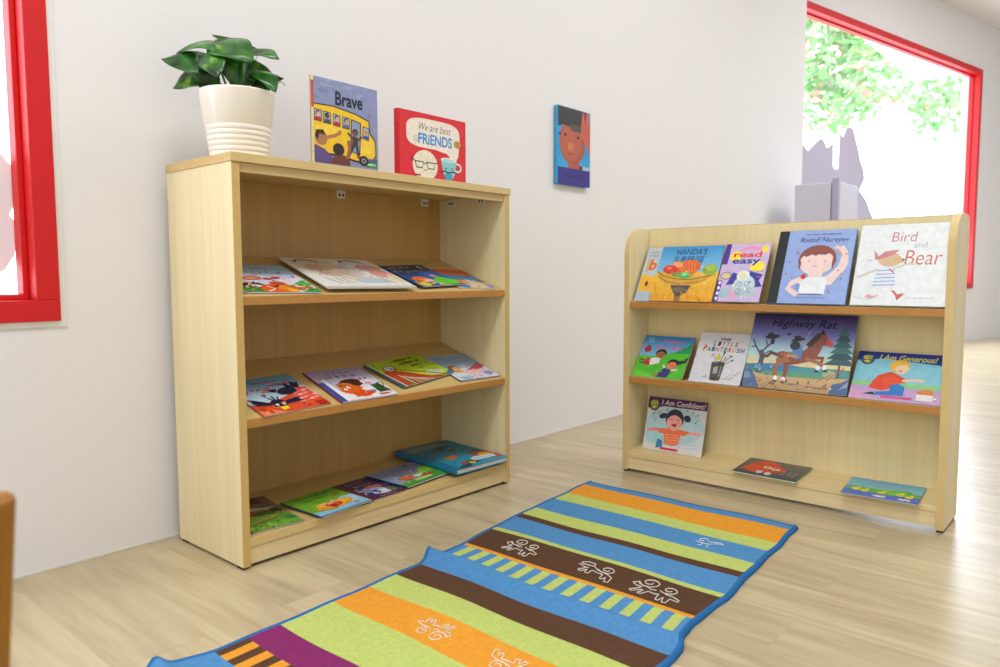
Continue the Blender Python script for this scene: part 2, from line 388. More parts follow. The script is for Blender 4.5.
# ------------------------------------------------------------------ cover artwork
def clip(poly):
    """Sutherland-Hodgman against the unit square; poly = [(u, v, col)]"""
    def side(P, inside, cut):
        out = []
        for i in range(len(P)):
            a, b = P[i-1], P[i]
            ia, ib = inside(a), inside(b)
            if ia != ib: out.append(cut(a, b))
            if ib: out.append(b)
        return out
    def lerp(a, b, t): return (a[0]+(b[0]-a[0])*t, a[1]+(b[1]-a[1])*t, tuple(x+(y-x)*t for x, y in zip(a[2], b[2])))
    for ax in (0, 1):
        for lim, sg in ((0.0, 1), (1.0, -1)):
            if not poly: return poly
            poly = side(poly, lambda p: sg*(p[ax]-lim) >= 0, lambda a, b: lerp(a, b, (lim-a[ax])/(b[ax]-a[ax])))
    return poly

FONTCACHE = {}
def glyphs(s, bold):
    k = (s, bold)
    if k not in FONTCACHE:
        cu = bpy.data.curves.new('t', 'FONT'); cu.body = s; cu.resolution_u = 3; cu.offset = bold; cu.fill_mode = 'FRONT'
        ob = bpy.data.objects.new('t', cu); me = bpy.data.meshes.new_from_object(ob)
        vs = [(v.co.x, v.co.y) for v in me.vertices]; fs = [tuple(p.vertices) for p in me.polygons]
        bpy.data.objects.remove(ob); bpy.data.curves.remove(cu); bpy.data.meshes.remove(me)
        FONTCACHE[k] = (vs, fs)
    return FONTCACHE[k]

class Art:
    def __init__(s, w, h): s.w, s.h, s.mb, s.k, s.vm = w, h, MB(), 0, None
    def z(s): s.k += 1; return s.k*1.6e-5
    def poly(s, pts, c, z=None):
        c = [lin(x) for x in c] if isinstance(c, list) else [lin(c)]*len(pts)
        if s.vm: pts = [(p[0], p[1]*s.vm+1-s.vm-.005) for p in pts]
        P = clip([(p[0], p[1], cc) for p, cc in zip(pts, c)])
        if len(P) < 3: return
        a = sum(P[i-1][0]*P[i][1]-P[i][0]*P[i-1][1] for i in range(len(P)))
        if abs(a) < 1e-9: return
        if a < 0: P = P[::-1]
        z = z or s.z()
        s.mb.add([(p[0]*s.w, p[1]*s.h, z) for p in P], [tuple(range(len(P)))], 0, [p[2] for p in P])
    def rect(s, a, b, c, d, col): s.poly([(a, b), (c, b), (c, d), (a, d)], col)
    def grad(s, a, b, c, d, lo, hi): s.poly([(a, b), (c, b), (c, d), (a, d)], [lo, lo, hi, hi])
    def ell(s, u, v, ru, rv, c, rot=0, n=22, a0=0, a1=360):
        r = math.radians(rot); pts = []
        full = a1-a0 >= 360
        for k in range(n if full else n+1):
            t = math.radians(a0+(a1-a0)*k/n); x, y = ru*math.cos(t)*s.w, rv*math.sin(t)*s.h
            pts.append((u+(x*math.cos(r)-y*math.sin(r))/s.w, v+(x*math.sin(r)+y*math.cos(r))/s.h))
        s.poly(pts, c)
    def line(s, pts, wd, c, close=False):
        """stroke; wd as a fraction of the cover width"""
        P = [Vector((p[0]*s.w, p[1]*s.h)) for p in pts]
        if close: P.append(P[0])
        hw = wd*s.w/2; z = s.z(); L = []; R = []
        for i, p in enumerate(P):
            t = (P[min(i+1, len(P)-1)]-P[max(i-1, 0)])
            if t.length < 1e-9: t = Vector((1, 0))
            t.normalize(); nn = Vector((-t.y, t.x)); L.append(p+nn*hw); R.append(p-nn*hw)
        for i in range(len(P)-1):
            s.poly([(q.x/s.w, q.y/s.h) for q in (R[i], R[i+1], L[i+1], L[i])], c, z)
    def ring(s, u, v, ru, rv, wd, c, n=18, a0=0, a1=360):
        s.line([(u+ru*math.cos(math.radians(a0+(a1-a0)*k/n)), v+rv*math.sin(math.radians(a0+(a1-a0)*k/n))) for k in range(n+1)], wd, c)
    def text(s, t, a, b, c, d, col, bold=.0, shear=0, wave=0):
        vs, fs = glyphs(t, bold)
        x0 = min(v[0] for v in vs); x1 = max(v[0] for v in vs); y0 = min(v[1] for v in vs); y1 = max(v[1] for v in vs)
        z = s.z(); cc = lin(col); out = []
        for x, y in vs:
            fx, fy = (x-x0)/(x1-x0), (y-y0)/(y1-y0)
            out.append(((a+(c-a)*fx+shear*(fy-.5)*(d-b))*s.w, (b+(d-b)*fy+wave*math.sin(fx*PI))*s.h, z))
        s.mb.add(out, [f for f in fs], 0, cc)
    def words(s, a, b, c, d, col, n=3, rows=1, wd=.008):
        """a line of small lettering too small to read: short uneven pen strokes"""
        rnd = random.Random(int(a*1000+b*77)+n)
        q = s.w/s.h
        for r in range(rows):
            y1 = d-(d-b)*r/rows; y0 = d-(d-b)*(r+.78)/rows; hh = y1-y0; lw = hh*.5/q; x = a; k = 0
            per = max(2, int((c-a)/n/(lw*1.35)))
            while x+lw < c and k < 60:
                k += 1
                if k % per == 0: x += lw*.9; continue
                g = rnd.choice('onlcuhtr'); up = hh*(1 if g in 'lht' else rnd.uniform(.62, .75)); w2 = wd*.8; jy = rnd.uniform(-.06, .1)*hh; yb = y0+jy
                if g == 'o': s.ring(x+lw*.5, yb+up*.5, lw*.42, up*.46, w2, col, 9)
                elif g == 'c': s.ring(x+lw*.5, yb+up*.5, lw*.42, up*.46, w2, col, 7, 50, 310)
                elif g in 'lt': s.line([(x+lw*.35, yb), (x+lw*.4, yb+up)], w2, col)
                elif g == 'u': s.line([(x, yb+up), (x+lw*.1, yb+up*.1), (x+lw*.6, yb), (x+lw*.8, yb+up)], w2, col)
                else: s.line([(x, yb), (x+lw*.05, yb+up)], w2, col); s.line([(x+lw*.05, yb+up*.55), (x+lw*.5, yb+up*.72), (x+lw*.8, yb)], w2, col)
                if g == 't': s.line([(x, yb+up*.7), (x+lw*.8, yb+up*.72)], w2, col)
                x += lw*(.8 if g in 'lt' else 1.25)
    def busy(s, a, b, c, d, cols, n=24, size=.03, seed=1):
        """small leaves, flicks and blots of paint, as in a crowded illustration"""
        rnd = random.Random(seed*31+n)
        for i in range(n):
            u, v = rnd.uniform(a, c), rnd.uniform(b, d); co = rnd.choice(cols); z = rnd.uniform(.5, 1.3)*size
            if rnd.random() < .5: s.ell(u, v, z, z*.45*s.w/s.h, co, rnd.uniform(0, 180), n=9)
            else: s.line([(u, v), (u+z*rnd.uniform(-1, 1), v+z*rnd.uniform(-.8, .8)), (u+z*rnd.uniform(.3, 1.6), v+z*rnd.uniform(-1, 1))], size*.28, co)
    def kid(s, u, v, k, skin, hair, shirt, legs, flip=1, hairlen=0, face=True):
        """small cartoon child, k = head radius in u"""
        q = k*s.w/s.h
        s.poly([(u-k*.75*flip, v-q*.8), (u+k*.75*flip, v-q*.8), (u+k*1.05*flip, v-q*2.8), (u-k*1.0*flip, v-q*2.8)], shirt)
        s.line([(u+k*.6*flip, v-q*1.1), (u+k*1.7*flip, v-q*.4)], k*.4, skin); s.line([(u-k*.6*flip, v-q*1.1), (u-k*1.5*flip, v-q*2.1)], k*.4, skin)
        s.line([(u-k*.4, v-q*2.8), (u-k*.6, v-q*4.2)], k*.5, legs); s.line([(u+k*.4, v-q*2.8), (u+k*.7, v-q*4.2)], k*.5, legs)
        s.ell(u, v+q*.15, k*1.1, q*1.1, hair)
        if hairlen: s.ell(u-k*1.1*flip, v, k*.45, q*.8, hair)
        s.ell(u+k*.1*flip, v-q*.1, k*.85, q*.88, skin)
        if face:
            s.ell(u-k*.2, v, k*.1, q*.12, '#1a1414', n=8); s.ell(u+k*.4, v, k*.1, q*.12, '#1a1414', n=8)
            s.ring(u+k*.1, v-q*.25, k*.3, q*.2, k*.1, '#7a2018', 6, 200, 340)

def frame_mat(o, u, v):
    u = Vector(u).normalized(); v = Vector(v); v = (v-u*v.dot(u)).normalized(); n = u.cross(v)
    return Matrix(((u.x, v.x, n.x, o[0]), (u.y, v.y, n.y, o[1]), (u.z, v.z, n.z, o[2]), (0, 0, 0, 1)))

def book(mw, w, h, t, art, label, group, base, spine=None, hard=False, name='picture_book', pagecol=None, rnd=0.0, cat='book', curl=0):
    """cover plane is local z = 0 with the artwork on it; the body goes down to z = -t"""
    root = empty(name, mw)
    A = Art(w, h)
    bc_ = lin(base); sc_ = lin(spine) if spine else bc_
    ct = .0022 if hard else .0007
    ov = .003 if hard else 0
    mb = MB()
    def outline(z, r):
        if r <= 0: return [(0, 0, z), (w, 0, z), (w, h, z), (0, h, z)]
        P = [(0, 0, z)]
        for (cx, cy, a0) in ((w-r, r, -PI/2), (w-r, h-r, 0)):
            P += [(cx+r*math.cos(a0+PI/2*k/5), cy+r*math.sin(a0+PI/2*k/5), z) for k in range(6)]
        return P+[(0, h, z)]
    mb.prism(outline(-ct, rnd), (0, 0, ct), 0, bc_)
    mb.prism(outline(-t, rnd), (0, 0, ct), 0, bc_)
    # spine, slightly rounded
    n = 5; P = [(0, 0, 0)]+[(-math.sin(PI*k/n)*min(.003, t*.3), 0, -t*(k/n)) for k in range(1, n)]+[(0, 0, -t), (ct, 0, -t), (ct, 0, 0)]
    mb.prism(P, (0, h, 0), 0, sc_)
    art(A)
    if curl:
        pass
    off = len(mb.v)
    mb.v += A.mb.v; mb.c += A.mb.c; mb.f += [[i+off for i in f] for f in A.mb.f]; mb.m += A.mb.m; mb.smooth += A.mb.smooth
    mb.build('cover', M_print, root)
    pg = MB(); pr = max(rnd-.001, 0)
    x1 = w-ov-.0008; pg.box((ct, ov+.0006, -t+ct), (x1-(rnd*.3), h-ov-.0006, -ct))
    if t > .004:
        k = 0
        for i in range(1, 4): pg.box((ct, ov+.0003, -t+ct+(t-2*ct)*i/4-.0002), (x1-(rnd*.3)+.0003, h-ov-.0003, -t+ct+(t-2*ct)*i/4))
    pg.build('pages', M_paper, root)
    tag(root, label, cat, group)
    return root

# --- artworks ------------------------------------------------------
def art_animals(A):      # A: pale blue, pink lettering, orange animals
    A.grad(0, 0, 1, 1, '#d9dcf2', '#8fc0dd')
    A.grad(0, .3, 1, .62, '#e3dcf0', '#dfe2f4')
    A.words(.2, .78, .72, .9, '#b02050', 3, 1, .016); A.words(.34, .66, .66, .76, '#a02a5a', 2, 1, .016)
    for u, v in ((.08, .8), (.12, .7), (.78, .7), (.9, .55)): A.ell(u, v, .03, .03, '#d8509a')
    A.ell(.3, .48, .14, .07, '#d05030', 10); A.ell(.3, .48, .10, .04, '#eaa070', 10); A.ell(.5, .46, .06, .04, '#c03040'); A.ell(.63, .5, .08, .04, '#c02850', 20)
    A.poly([(0, 0), (.28, 0), (.26, .2), (.1, .3), (0, .28)], '#4b8a2c'); A.ell(.22, .22, .16, .1, '#2a1a20', -15); A.ell(.23, .21, .1, .045, '#e8e0ea', -15)
    A.ell(.5, .12, .26, .15, '#e85a16', 5); A.ell(.62, .14, .15, .1, '#f98a1c'); A.ell(.56, .3, .12, .06, '#d84a20'); A.ell(.64, .06, .07, .07, '#fdb52a')
    A.ell(.8, .16, .16, .1, '#b06a38'); A.ell(.78, .2, .05, .03, '#f0dccc'); A.poly([(.78, .3), (.97, .44), (1, .26), (.88, .2)], '#38b848'); A.poly([(.75, 0), (1, 0), (1, .14), (.9, .12)], '#2f9c3c')
    A.line([(.3, .02), (.42, .1), (.36, .2)], .02, '#ffffff')
    A.busy(.02, .02, .98, .34, ['#3a2018', '#f6c06a', '#c83c14', '#2c6a2c', '#ffe2b0', '#8a3014'], 46, .035, 1)
    A.busy(.1, .36, .9, .62, ['#c83c5a', '#f0b0c0', '#8fb8dc'], 14, .025, 2)
def art_white_wide(A):   # B: large white book, grey arcs, soft pink and blue figures
    A.rect(0, 0, 1, 1, '#ece8e2')
    A.poly([(.02, .95), (.45, .97), (.6, .3), (.42, .22), (.1, .5)], '#e2d2bc'); 
    for cx in (.22, .72):
        A.line([(cx-.12, .86), (cx-.09, .92), (cx, .94), (cx+.09, .91), (cx+.13, .84)], .028, '#5a5248')
    A.ell(.25, .66, .13, .12, '#d4b094'); A.ell(.28, .45, .12, .1, '#d8b8a0'); A.line([(.12, .7), (.2, .5), (.36, .36)], .012, '#a88468')
    A.ell(.5, .68, .07, .07, '#cfc0cc'); A.ell(.52, .45, .12, .1, '#dcc8c4'); A.ell(.56, .27, .11, .05, '#e0c0c8')
    A.ell(.82, .66, .14, .13, '#e6aeaa'); A.ell(.86, .45, .13, .14, '#e89c98'); A.line([(.72, .7), (.82, .58), (.94, .5)], .012, '#b86a66')
    A.ell(.6, .2, .2, .08, '#b9cfdc'); A.ell(.93, .28, .06, .16, '#e8ddb0')
    for a, b in ((.13, .22), (.22, .3), (.3, .36)): A.line([(a, .3), (b, .12)], .014, '#7a756e')
    for a in (.7, .76): A.line([(a, .3), (a+.08, .13)], .012, '#7f8798')
    A.line([(.4, .52), (.44, .42), (.5, .36)], .01, '#6a6666'); A.line([(0, .02), (1, .02)], .01, '#8fa6a8')
    A.line([(.10, .84), (.13, .91), (.22, .945), (.31, .915), (.35, .84)], .02, '#564e46')
    A.line([(.60, .84), (.63, .91), (.72, .945), (.81, .915), (.85, .83)], .02, '#564e46')
    A.busy(.1, .25, .95, .8, ['#c8a080', '#d89a94', '#9a8a80', '#b8a8b8', '#e8d0c0'], 60, .02, 3)
def art_rocket(A):       # C: navy, cream lettering, orange monsters and a green sheet
    A.grad(0, 0, 1, 1, '#1f5aa8', '#17204e'); A.poly([(.35, .25), (1, .25), (1, .7), (.5, .6)], '#1463b4')
    A.words(.12, .82, .62, .93, '#e8d8ae', 2, 1, .016); A.words(.1, .62, .74, .76, '#ead9a0', 3, 1, .018)
    A.ell(.85, .86, .07, .07, '#dfe8f0'); A.ell(.9, .86, .06, .06, '#2a3866')
    A.ell(.3, .3, .2, .13, '#ef7420'); A.ell(.42, .2, .14, .1, '#e8c8c0'); A.ell(.72, .44, .08, .05, '#e8a090'); A.ell(.15, .1, .14, .1, '#d8cf48'); A.line([(.25, .14), (.6, .2), (.75, .3)], .03, '#c02820')
    A.poly([(.45, 0), (.95, .02), (1, .22), (.78, .4), (.5, .24)], '#57d22a'); A.ell(.6, .06, .14, .06, '#f0c0b0'); A.line([(.7, .3), (.72, .2)], .02, '#1c3018')
    A.busy(.05, .02, .95, .34, ['#ffd23c', '#c02820', '#f8e8e0', '#3a2a60', '#f08a2c', '#2c8a3c'], 40, .035, 4)
    A.busy(.1, .42, .95, .95, ['#3f7fc8', '#e8e4f0', '#10183c', '#5a4aa0'], 22, .025, 5)
    A.poly([(.55, .03), (.92, .05), (.95, .2), (.78, .34), (.58, .22)], '#57d22a')
    A.line([(.7, .26), (.72, .18)], .02, '#1c3018')
def art_orange_top(A):   # D
    A.rect(0, 0, 1, 1, '#c9b79a'); A.rect(0, .62, 1, 1, '#d4551c'); A.rect(0, .42, 1, .68, '#3f7fa8')
    A.words(.12, .7, .9, .86, '#f4c9a2', 3, 1, .014)
    A.ell(.3, .3, .18, .12, '#f08a2c'); A.ell(.2, .12, .16, .12, '#3e86c4'); A.ell(.6, .36, .1, .09, '#c2c6e0'); A.ell(.72, .26, .13, .07, '#f2d27c'); A.ell(.62, .12, .22, .06, '#dcd2b0'); A.ell(.93, .1, .06, .1, '#5a78d8'); A.rect(.8, .3, 1, .42, '#55708c')
    A.busy(.05, .03, .95, .5, ['#2c6ab0', '#f6d27c', '#d8602c', '#8a6aa8', '#e8e0d0', '#3a8a5a'], 46, .035, 6)
def art_crows(A):        # E: two dark birds over brick roof
    A.grad(0, .3, 1, 1, '#cfe2ee', '#2f9fc6'); 
    A.poly([(0, 0), (1, 0), (1, .1), (.98, .62), (.62, .42), (.3, .3), (0, .26)], '#e2502a')
    A.poly([(0, 0), (.35, 0), (.2, .1), (0, .12)], '#f08a5c')
    for r in range(5):
        for c in range(4):
            u = .66+c*.085+(r % 2)*.03; v = .16+r*.085+c*.02
            A.poly([(u, v), (u+.07, v+.01), (u+.07, v+.06), (u, v+.05)], ['#ff9a92', '#f46a62', '#ffb7ae'][(r*2+c) % 3])
    A.rect(.84, 0, 1, .14, '#b82418')
    A.words(.34, .82, .74, .89, '#c8304e', 2, 1, .014); A.words(.1, .62, .5, .72, '#d8386a', 2, 1, .018); A.words(.5, .7, .84, .78, '#d8386a', 2, 1, .018)
    for u, v in ((.84, .82), (.12, .62), (.3, .5), (.88, .62), (.05, .42)):
        for k in range(5): A.ell(u+.02*math.cos(k*1.26), v+.02*math.sin(k*1.26), .014, .014, '#d24a86', n=8)
    bl = '#171b3c'
    A.ell(.66, .52, .15, .10, bl, 12); A.poly([(.5, .52), (.36, .62), (.56, .62)], bl); A.poly([(.42, .62), (.3, .58), (.42, .56)], '#f08040')
    A.poly([(.78, .6), (.86, .78), (.9, .7), (.96, .74), (.88, .56)], bl); A.poly([(.7, .6), (.74, .76), (.8, .6)], bl)
    A.ell(.36, .235, .12, .10, bl); A.poly([(.26, .27), (.08, .42), (.03, .40), (.07, .35), (.01, .34), (.08, .29), (.04, .26), (.26, .20)], bl); A.poly([(.46, .27), (.66, .32), (.72, .29), (.66, .26), (.74, .22), (.64, .20), (.44, .19)], bl)
    A.line([(.34, .3), (.30, .42)], .022, bl); A.line([(.36, .3), (.37, .44)], .022, bl); A.line([(.39, .3), (.44, .41)], .022, bl)
    A.ell(.31, .2, .025, .025, '#f4f0d0'); A.ell(.41, .2, .025, .025, '#f4f0d0'); A.poly([(.3, .14), (.42, .14), (.4, .06), (.31, .04)], '#ffd21e')
    A.busy(.02, .03, .8, .24, ['#f07a4c', '#c8401c', '#ff9a70'], 18, .04, 7)
    A.ell(.31, .2, .025, .025, '#f4f0d0')
    A.line([(.28, .42), (.3, .5)], .012, '#1c2040')
def art_fox_kettle(A):   # F
    A.grad(0, .3, 1, 1, '#e8e2f0', '#a693c2'); A.rect(0, 0, .1, .62, '#3e53a0'); A.rect(.1, 0, .17, .7, '#f0ecf0'); A.rect(.17, 0, 1, .38, '#efe6e8')
    A.words(.3, .82, .78, .92, '#3a4a4e', 3, 1, .014); A.words(.22, .68, .8, .8, '#2e4248', 3, 1, .016)
    A.ell(.5, .5, .22, .13, '#4a2214', 10); A.ell(.34, .44, .15, .1, '#c87a34'); A.ell(.4, .3, .22, .15, '#e8661c', -15); A.poly([(.3, .2), (.62, .24), (.74, .2), (.66, .12), (.5, .06), (.34, .08)], '#e24e14'); A.ell(.66, .28, .12, .04, '#f4f0f0'); A.ell(.7, .22, .1, .03, '#8ca4e0')
    A.ell(.78, .5, .11, .09, '#e9e4e6'); A.ell(.77, .44, .07, .04, '#e0a4a8'); A.line([(.73, .56), (.74, .63)], .03, '#a01c24'); A.line([(.8, .57), (.85, .62)], .03, '#a01c24')
    A.poly([(.76, .38), (.92, .4), (.98, .14), (.76, .12)], '#1d4f24'); A.ring(.94, .36, .05, .06, .016, '#1a3018'); A.ell(.29, .33, .03, .03, '#ffffff'); A.ell(.37, .38, .03, .03, '#ffffff'); A.ell(.3, .33, .012, .012, '#111111'); A.ell(.38, .38, .012, .012, '#111111')
    A.line([(.24, .44), (.32, .47), (.36, .44)], .014, '#2a1410')
    for u in (.74, .8, .86): A.ell(u, .07, .03, .03, '#c04a60')
    A.busy(.3, .04, .62, .46, ['#c8480c', '#f6a060', '#7a2a10'], 16, .028, 8)
    A.busy(.6, .08, .98, .6, ['#f8f0f0', '#8a4a3c', '#3c6a3c', '#c8b0c8'], 16, .022, 9)
    A.line([(.54, .2), (.62, .24), (.7, .2), (.76, .24)], .012, '#ffffff')
    A.ell(.2, .5, .02, .2, '#c8c0d8')
def art_school_clock(A): # G: lime cover, brown station roof with clock
    A.rect(0, 0, 1, 1, '#b7d42e'); A.grad(.3, .2, 1, 1, '#c3da38', '#b0d02a')
    A.rect(0, 0, .04, 1, '#4a5560'); A.rect(.04, 0, .06, 1, '#d8dcc8')
    A.poly([(.06, 0), (.86, 0), (.62, .12), (.34, .5), (.22, .62), (.06, .62)], '#b8431c'); A.poly([(.12, 0), (.58, 0), (.2, .40)], '#9c5a2c')
    for k in range(4): A.line([(.22+k*.12, 0), (.2+k*.05, .42-k*.08)], .016, '#e8e0d0')
    A.ell(.24, .68, .1, .11, '#8a3a1c'); A.ell(.24, .68, .08, .09, '#dfe6ea'); A.line([(.24, .68), (.24, .74)], .01, '#333333'); A.line([(.24, .68), (.28, .68)], .01, '#333333')
    A.words(.48, .82, .84, .95, '#1c2a18', 1, 1, .02); A.words(.48, .67, .88, .8, '#1c2a18', 1, 1, .02); A.words(.6, .55, .8, .63, '#1c2a18', 1, 1, .014)
    for u, v in ((.1, .9), (.42, .88), (.7, .45), (.8, .3), (.92, .6), (.84, .72)): A.ell(u, v, .02, .03, '#5aa05a')
    A.ell(.76, .2, .15, .1, '#cfd8b8', -10); A.words(.66, .16, .86, .24, '#7a8a70', 2, 1, .01); A.poly([(.84, 0), (1, 0), (1, .14), (.93, .1)], '#1f78b4')
    A.busy(.3, .2, .98, .95, ['#8ab82c', '#e0ee70', '#4a9a4a'], 26, .014, 10)
    A.line([(.24, .66), (.44, .46), (.86, .02)], .016, '#7a2c10')
def art_singer(A):       # H
    A.rect(0, 0, 1, 1, '#d9dcea'); A.rect(0, .48, 1, 1, '#8fb4cf'); A.words(.2, .78, .85, .92, '#5a4a7a', 3, 1, .012); A.words(.25, .66, .85, .76, '#c05a7a', 3, 1, .01)
    A.ell(.26, .44, .14, .14, '#8a5a34'); A.ell(.3, .4, .1, .12, '#e8b46a'); A.poly([(.4, .32), (.95, .6), (1, .44), (.6, .28)], '#c2324e'); A.ell(.58, .26, .26, .1, '#f0c2bc', 6)
    A.ell(.55, .5, .12, .05, '#b8bfd0'); A.ell(.24, .1, .14, .07, '#a8c8e0'); A.ell(.85, .18, .1, .08, '#8f86c8'); A.line([(0, .01), (1, .01)], .016, '#2a2a3a'); A.line([(.06, .12), (.3, .06), (.5, .14)], .012, '#7a8ca8')
    A.busy(.05, .03, .95, .5, ['#ffffff', '#e88aa0', '#7a9ac8', '#c8506a', '#f0d0a0', '#5a4a7a'], 46, .03, 11)
def art_jungle(A):       # I
    A.grad(0, .5, 1, 1, '#8c8474', '#5a4a44'); A.rect(0, 0, 1, .4, '#5f9a30'); A.rect(0, .78, .8, 1, '#331c20'); A.poly([(0, .7), (.7, .74), (.7, .82), (0, .78)], '#8c1f22')
    A.poly([(0, .5), (.3, .7), (.9, .6), (.9, .52), (.3, .6), (0, .42)], '#cfc8bc'); A.ell(.2, .55, .18, .1, '#5c3020'); A.ell(.3, .48, .25, .1, '#b86c24')
    A.line([(0, .2), (.3, .26), (.6, .3), (.95, .42)], .07, '#a8814e'); A.line([(.1, .14), (.4, .22), (.7, .26)], .03, '#6a4a2a'); A.ell(.6, .45, .3, .06, '#3c5a22'); A.ell(.84, .5, .12, .07, '#2c3a24')
    A.ell(.5, .08, .5, .08, '#73ae38'); A.ell(.9, .2, .1, .06, '#2f7a4a')
    A.busy(.02, .02, .98, .45, ['#2c4a1c', '#a8d04c', '#8a5a2c', '#d8b070', '#3c6a2c'], 50, .045, 12)
    A.busy(.05, .45, .95, .95, ['#e0d8cc', '#7a1c20', '#2a1c1c', '#b86c24', '#8a7a6a'], 40, .045, 13)
def art_goldfish(A):     # J
    A.rect(0, 0, 1, 1, '#6fb02c'); A.poly([(0, 0), (1, 0), (1, .55), (.7, .3), (.4, .12), (0, .22)], '#8cc4e2'); A.ell(.82, .36, .16, .16, '#b4d6ec', 30)
    A.words(.2, .8, .86, .9, '#24421c', 3, 1, .014); A.words(.22, .66, .74, .76, '#2e4a24', 2, 1, .014); A.ell(.8, .66, .06, .03, '#b8402c')
    A.ell(.5, .3, .36, .15, '#f2a31c', 6); A.ell(.36, .36, .16, .1, '#f4b646'); A.ell(.66, .34, .14, .09, '#ffc81e'); A.ell(.48, .3, .16, .09, '#d8301c'); A.ell(.52, .38, .12, .05, '#e89a90'); A.ell(.44, .24, .06, .06, '#b01c18')
    A.line([(0, .01), (1, .01)], .014, '#2a4a6a')
    A.busy(.15, .12, .85, .46, ['#ffd84a', '#e0601c', '#a81c14', '#ffb0a0', '#fff0c0'], 34, .03, 14)
    A.busy(.02, .3, .98, .98, ['#8ac84a', '#4a8a20', '#3c7a1c'], 26, .02, 15)
def art_purple_pup(A):   # K
    A.rect(0, 0, 1, 1, '#3b2a5e'); A.rect(0, 0, .14, 1, '#6a1f2c'); A.words(.26, .78, .86, .92, '#c8a86a', 2, 1, .03); A.words(.3, .64, .84, .76, '#c8a86a', 2, 1, .03)
    A.ell(.62, .5, .25, .1, '#c05a34'); A.ell(.56, .34, .22, .14, '#8fa8d0'); A.ell(.6, .24, .26, .1, '#e8e4ea'); A.ell(.34, .42, .14, .1, '#7a8cb8'); A.ell(.48, .28, .08, .1, '#2a3680'); A.ell(.84, .22, .1, .1, '#5a7a4a')
    A.rect(.14, 0, 1, .08, '#5e1c34'); A.words(.3, .03, .8, .09, '#d8c0c8', 3, 1, .012)
    A.busy(.16, .1, .98, .6, ['#f0ecf4', '#5a6ab0', '#a83a3c', '#241a40', '#c8a0b8', '#6a8a5a'], 50, .04, 16)
def art_meadow(A):       # L
    A.rect(0, 0, 1, 1, '#8d9bc0'); A.words(.2, .7, .8, .84, '#7a4a8a', 3, 1, .01); A.words(.25, .58, .7, .66, '#98628a', 3, 1, .008)
    A.poly([(0, 0), (1, 0), (1, .6), (.7, .5), (.4, .2), (0, .16)], '#3fa432'); A.poly([(.5, .3), (.85, .66), (1, .6), (1, .36)], '#94d83a')
    A.ell(.3, .34, .15, .11, '#d8682c', 5); A.ell(.52, .3, .09, .07, '#e6d6b8'); A.ell(.66, .22, .12, .07, '#c23432'); A.ell(.5, .14, .2, .05, '#c8d88a'); A.poly([(.72, .9), (.8, .96), (.76, .8)], '#223030'); A.ell(.62, .52, .03, .03, '#203040')
    A.busy(.04, .03, .98, .56, ['#c8e86a', '#1f7a2c', '#e8a04c', '#c83a3c', '#f4e8d0', '#2c4a8c'], 44, .028, 17)
def art_ocean(A):        # M: thick teal hardback
    A.rect(0, 0, 1, 1, '#1b8fb4'); A.rect(.0, 0, .07, 1, '#146f94'); A.poly([(.12, .78), (.75, .84), (.72, .95), (.14, .92)], '#7fa8a0'); A.words(.2, .82, .66, .9, '#b85a3a', 3, 1, .02)
    A.ell(.36, .38, .13, .06, '#d27a22', 10); A.ell(.34, .62, .03, .04, '#c83a5a'); A.ell(.62, .6, .05, .05, '#9c3a4c', 30); A.line([(.56, .56), (.7, .62)], .02, '#402a4a'); A.ell(.66, .76, .14, .04, '#243a4a', 10)
    A.poly([(.5, .2), (.62, .24), (.94, .2), (.92, .1), (.5, .12)], '#bcd4e0'); A.ell(.4, .12, .16, .06, '#244c2c'); A.ell(.32, .14, .05, .04, '#c43230'); A.ell(.42, .1, .05, .04, '#e0b830'); A.ell(.62, .16, .1, .03, '#3c7a40'); A.ell(.22, .04, .12, .04, '#123a5a')
    A.poly([(.66, .36), (.76, .44), (1, .34), (1, .06), (.8, .1)], '#b4381e'); A.ell(.86, .26, .1, .06, '#f2ac22'); A.ell(.78, .4, .1, .04, '#4a7a2a'); A.ell(.9, .42, .08, .05, '#2a5a6a')
    A.ell(.48, .72, .1, .03, '#1f5a50')
    A.busy(.1, .04, .97, .96, ['#0f5a7c', '#4ac0dc', '#c8403c', '#1c3a50', '#2c9a8c', '#e8b83c'], 70, .026, 18)
    A.poly([(.5, .2), (.62, .24), (.94, .2), (.92, .1), (.5, .12)], '#c8dce6')
    A.words(.54, .125, .9, .19, '#c84a3c', 3, 1, .01)
    A.line([(.07, 0), (.07, 1)], .008, '#0f5878')
def art_grey_letter(A):  # N
    A.rect(0, 0, 1, 1, '#bccbd8'); A.rect(0, 0, 1, .16, '#aebdd0'); A.words(.08, .82, .45, .94, '#8a8f86', 1, 2, .012)
    A.poly([(.02, .18), (.5, .18), (.5, .44), (.02, .5)], '#f0b838'); A.ell(.2, .32, .04, .05, '#7a2a3a'); A.text('b', .14, .58, .34, .78, '#e8781c', .04, .1); A.rect(.08, .55, .12, .8, '#f0a030')
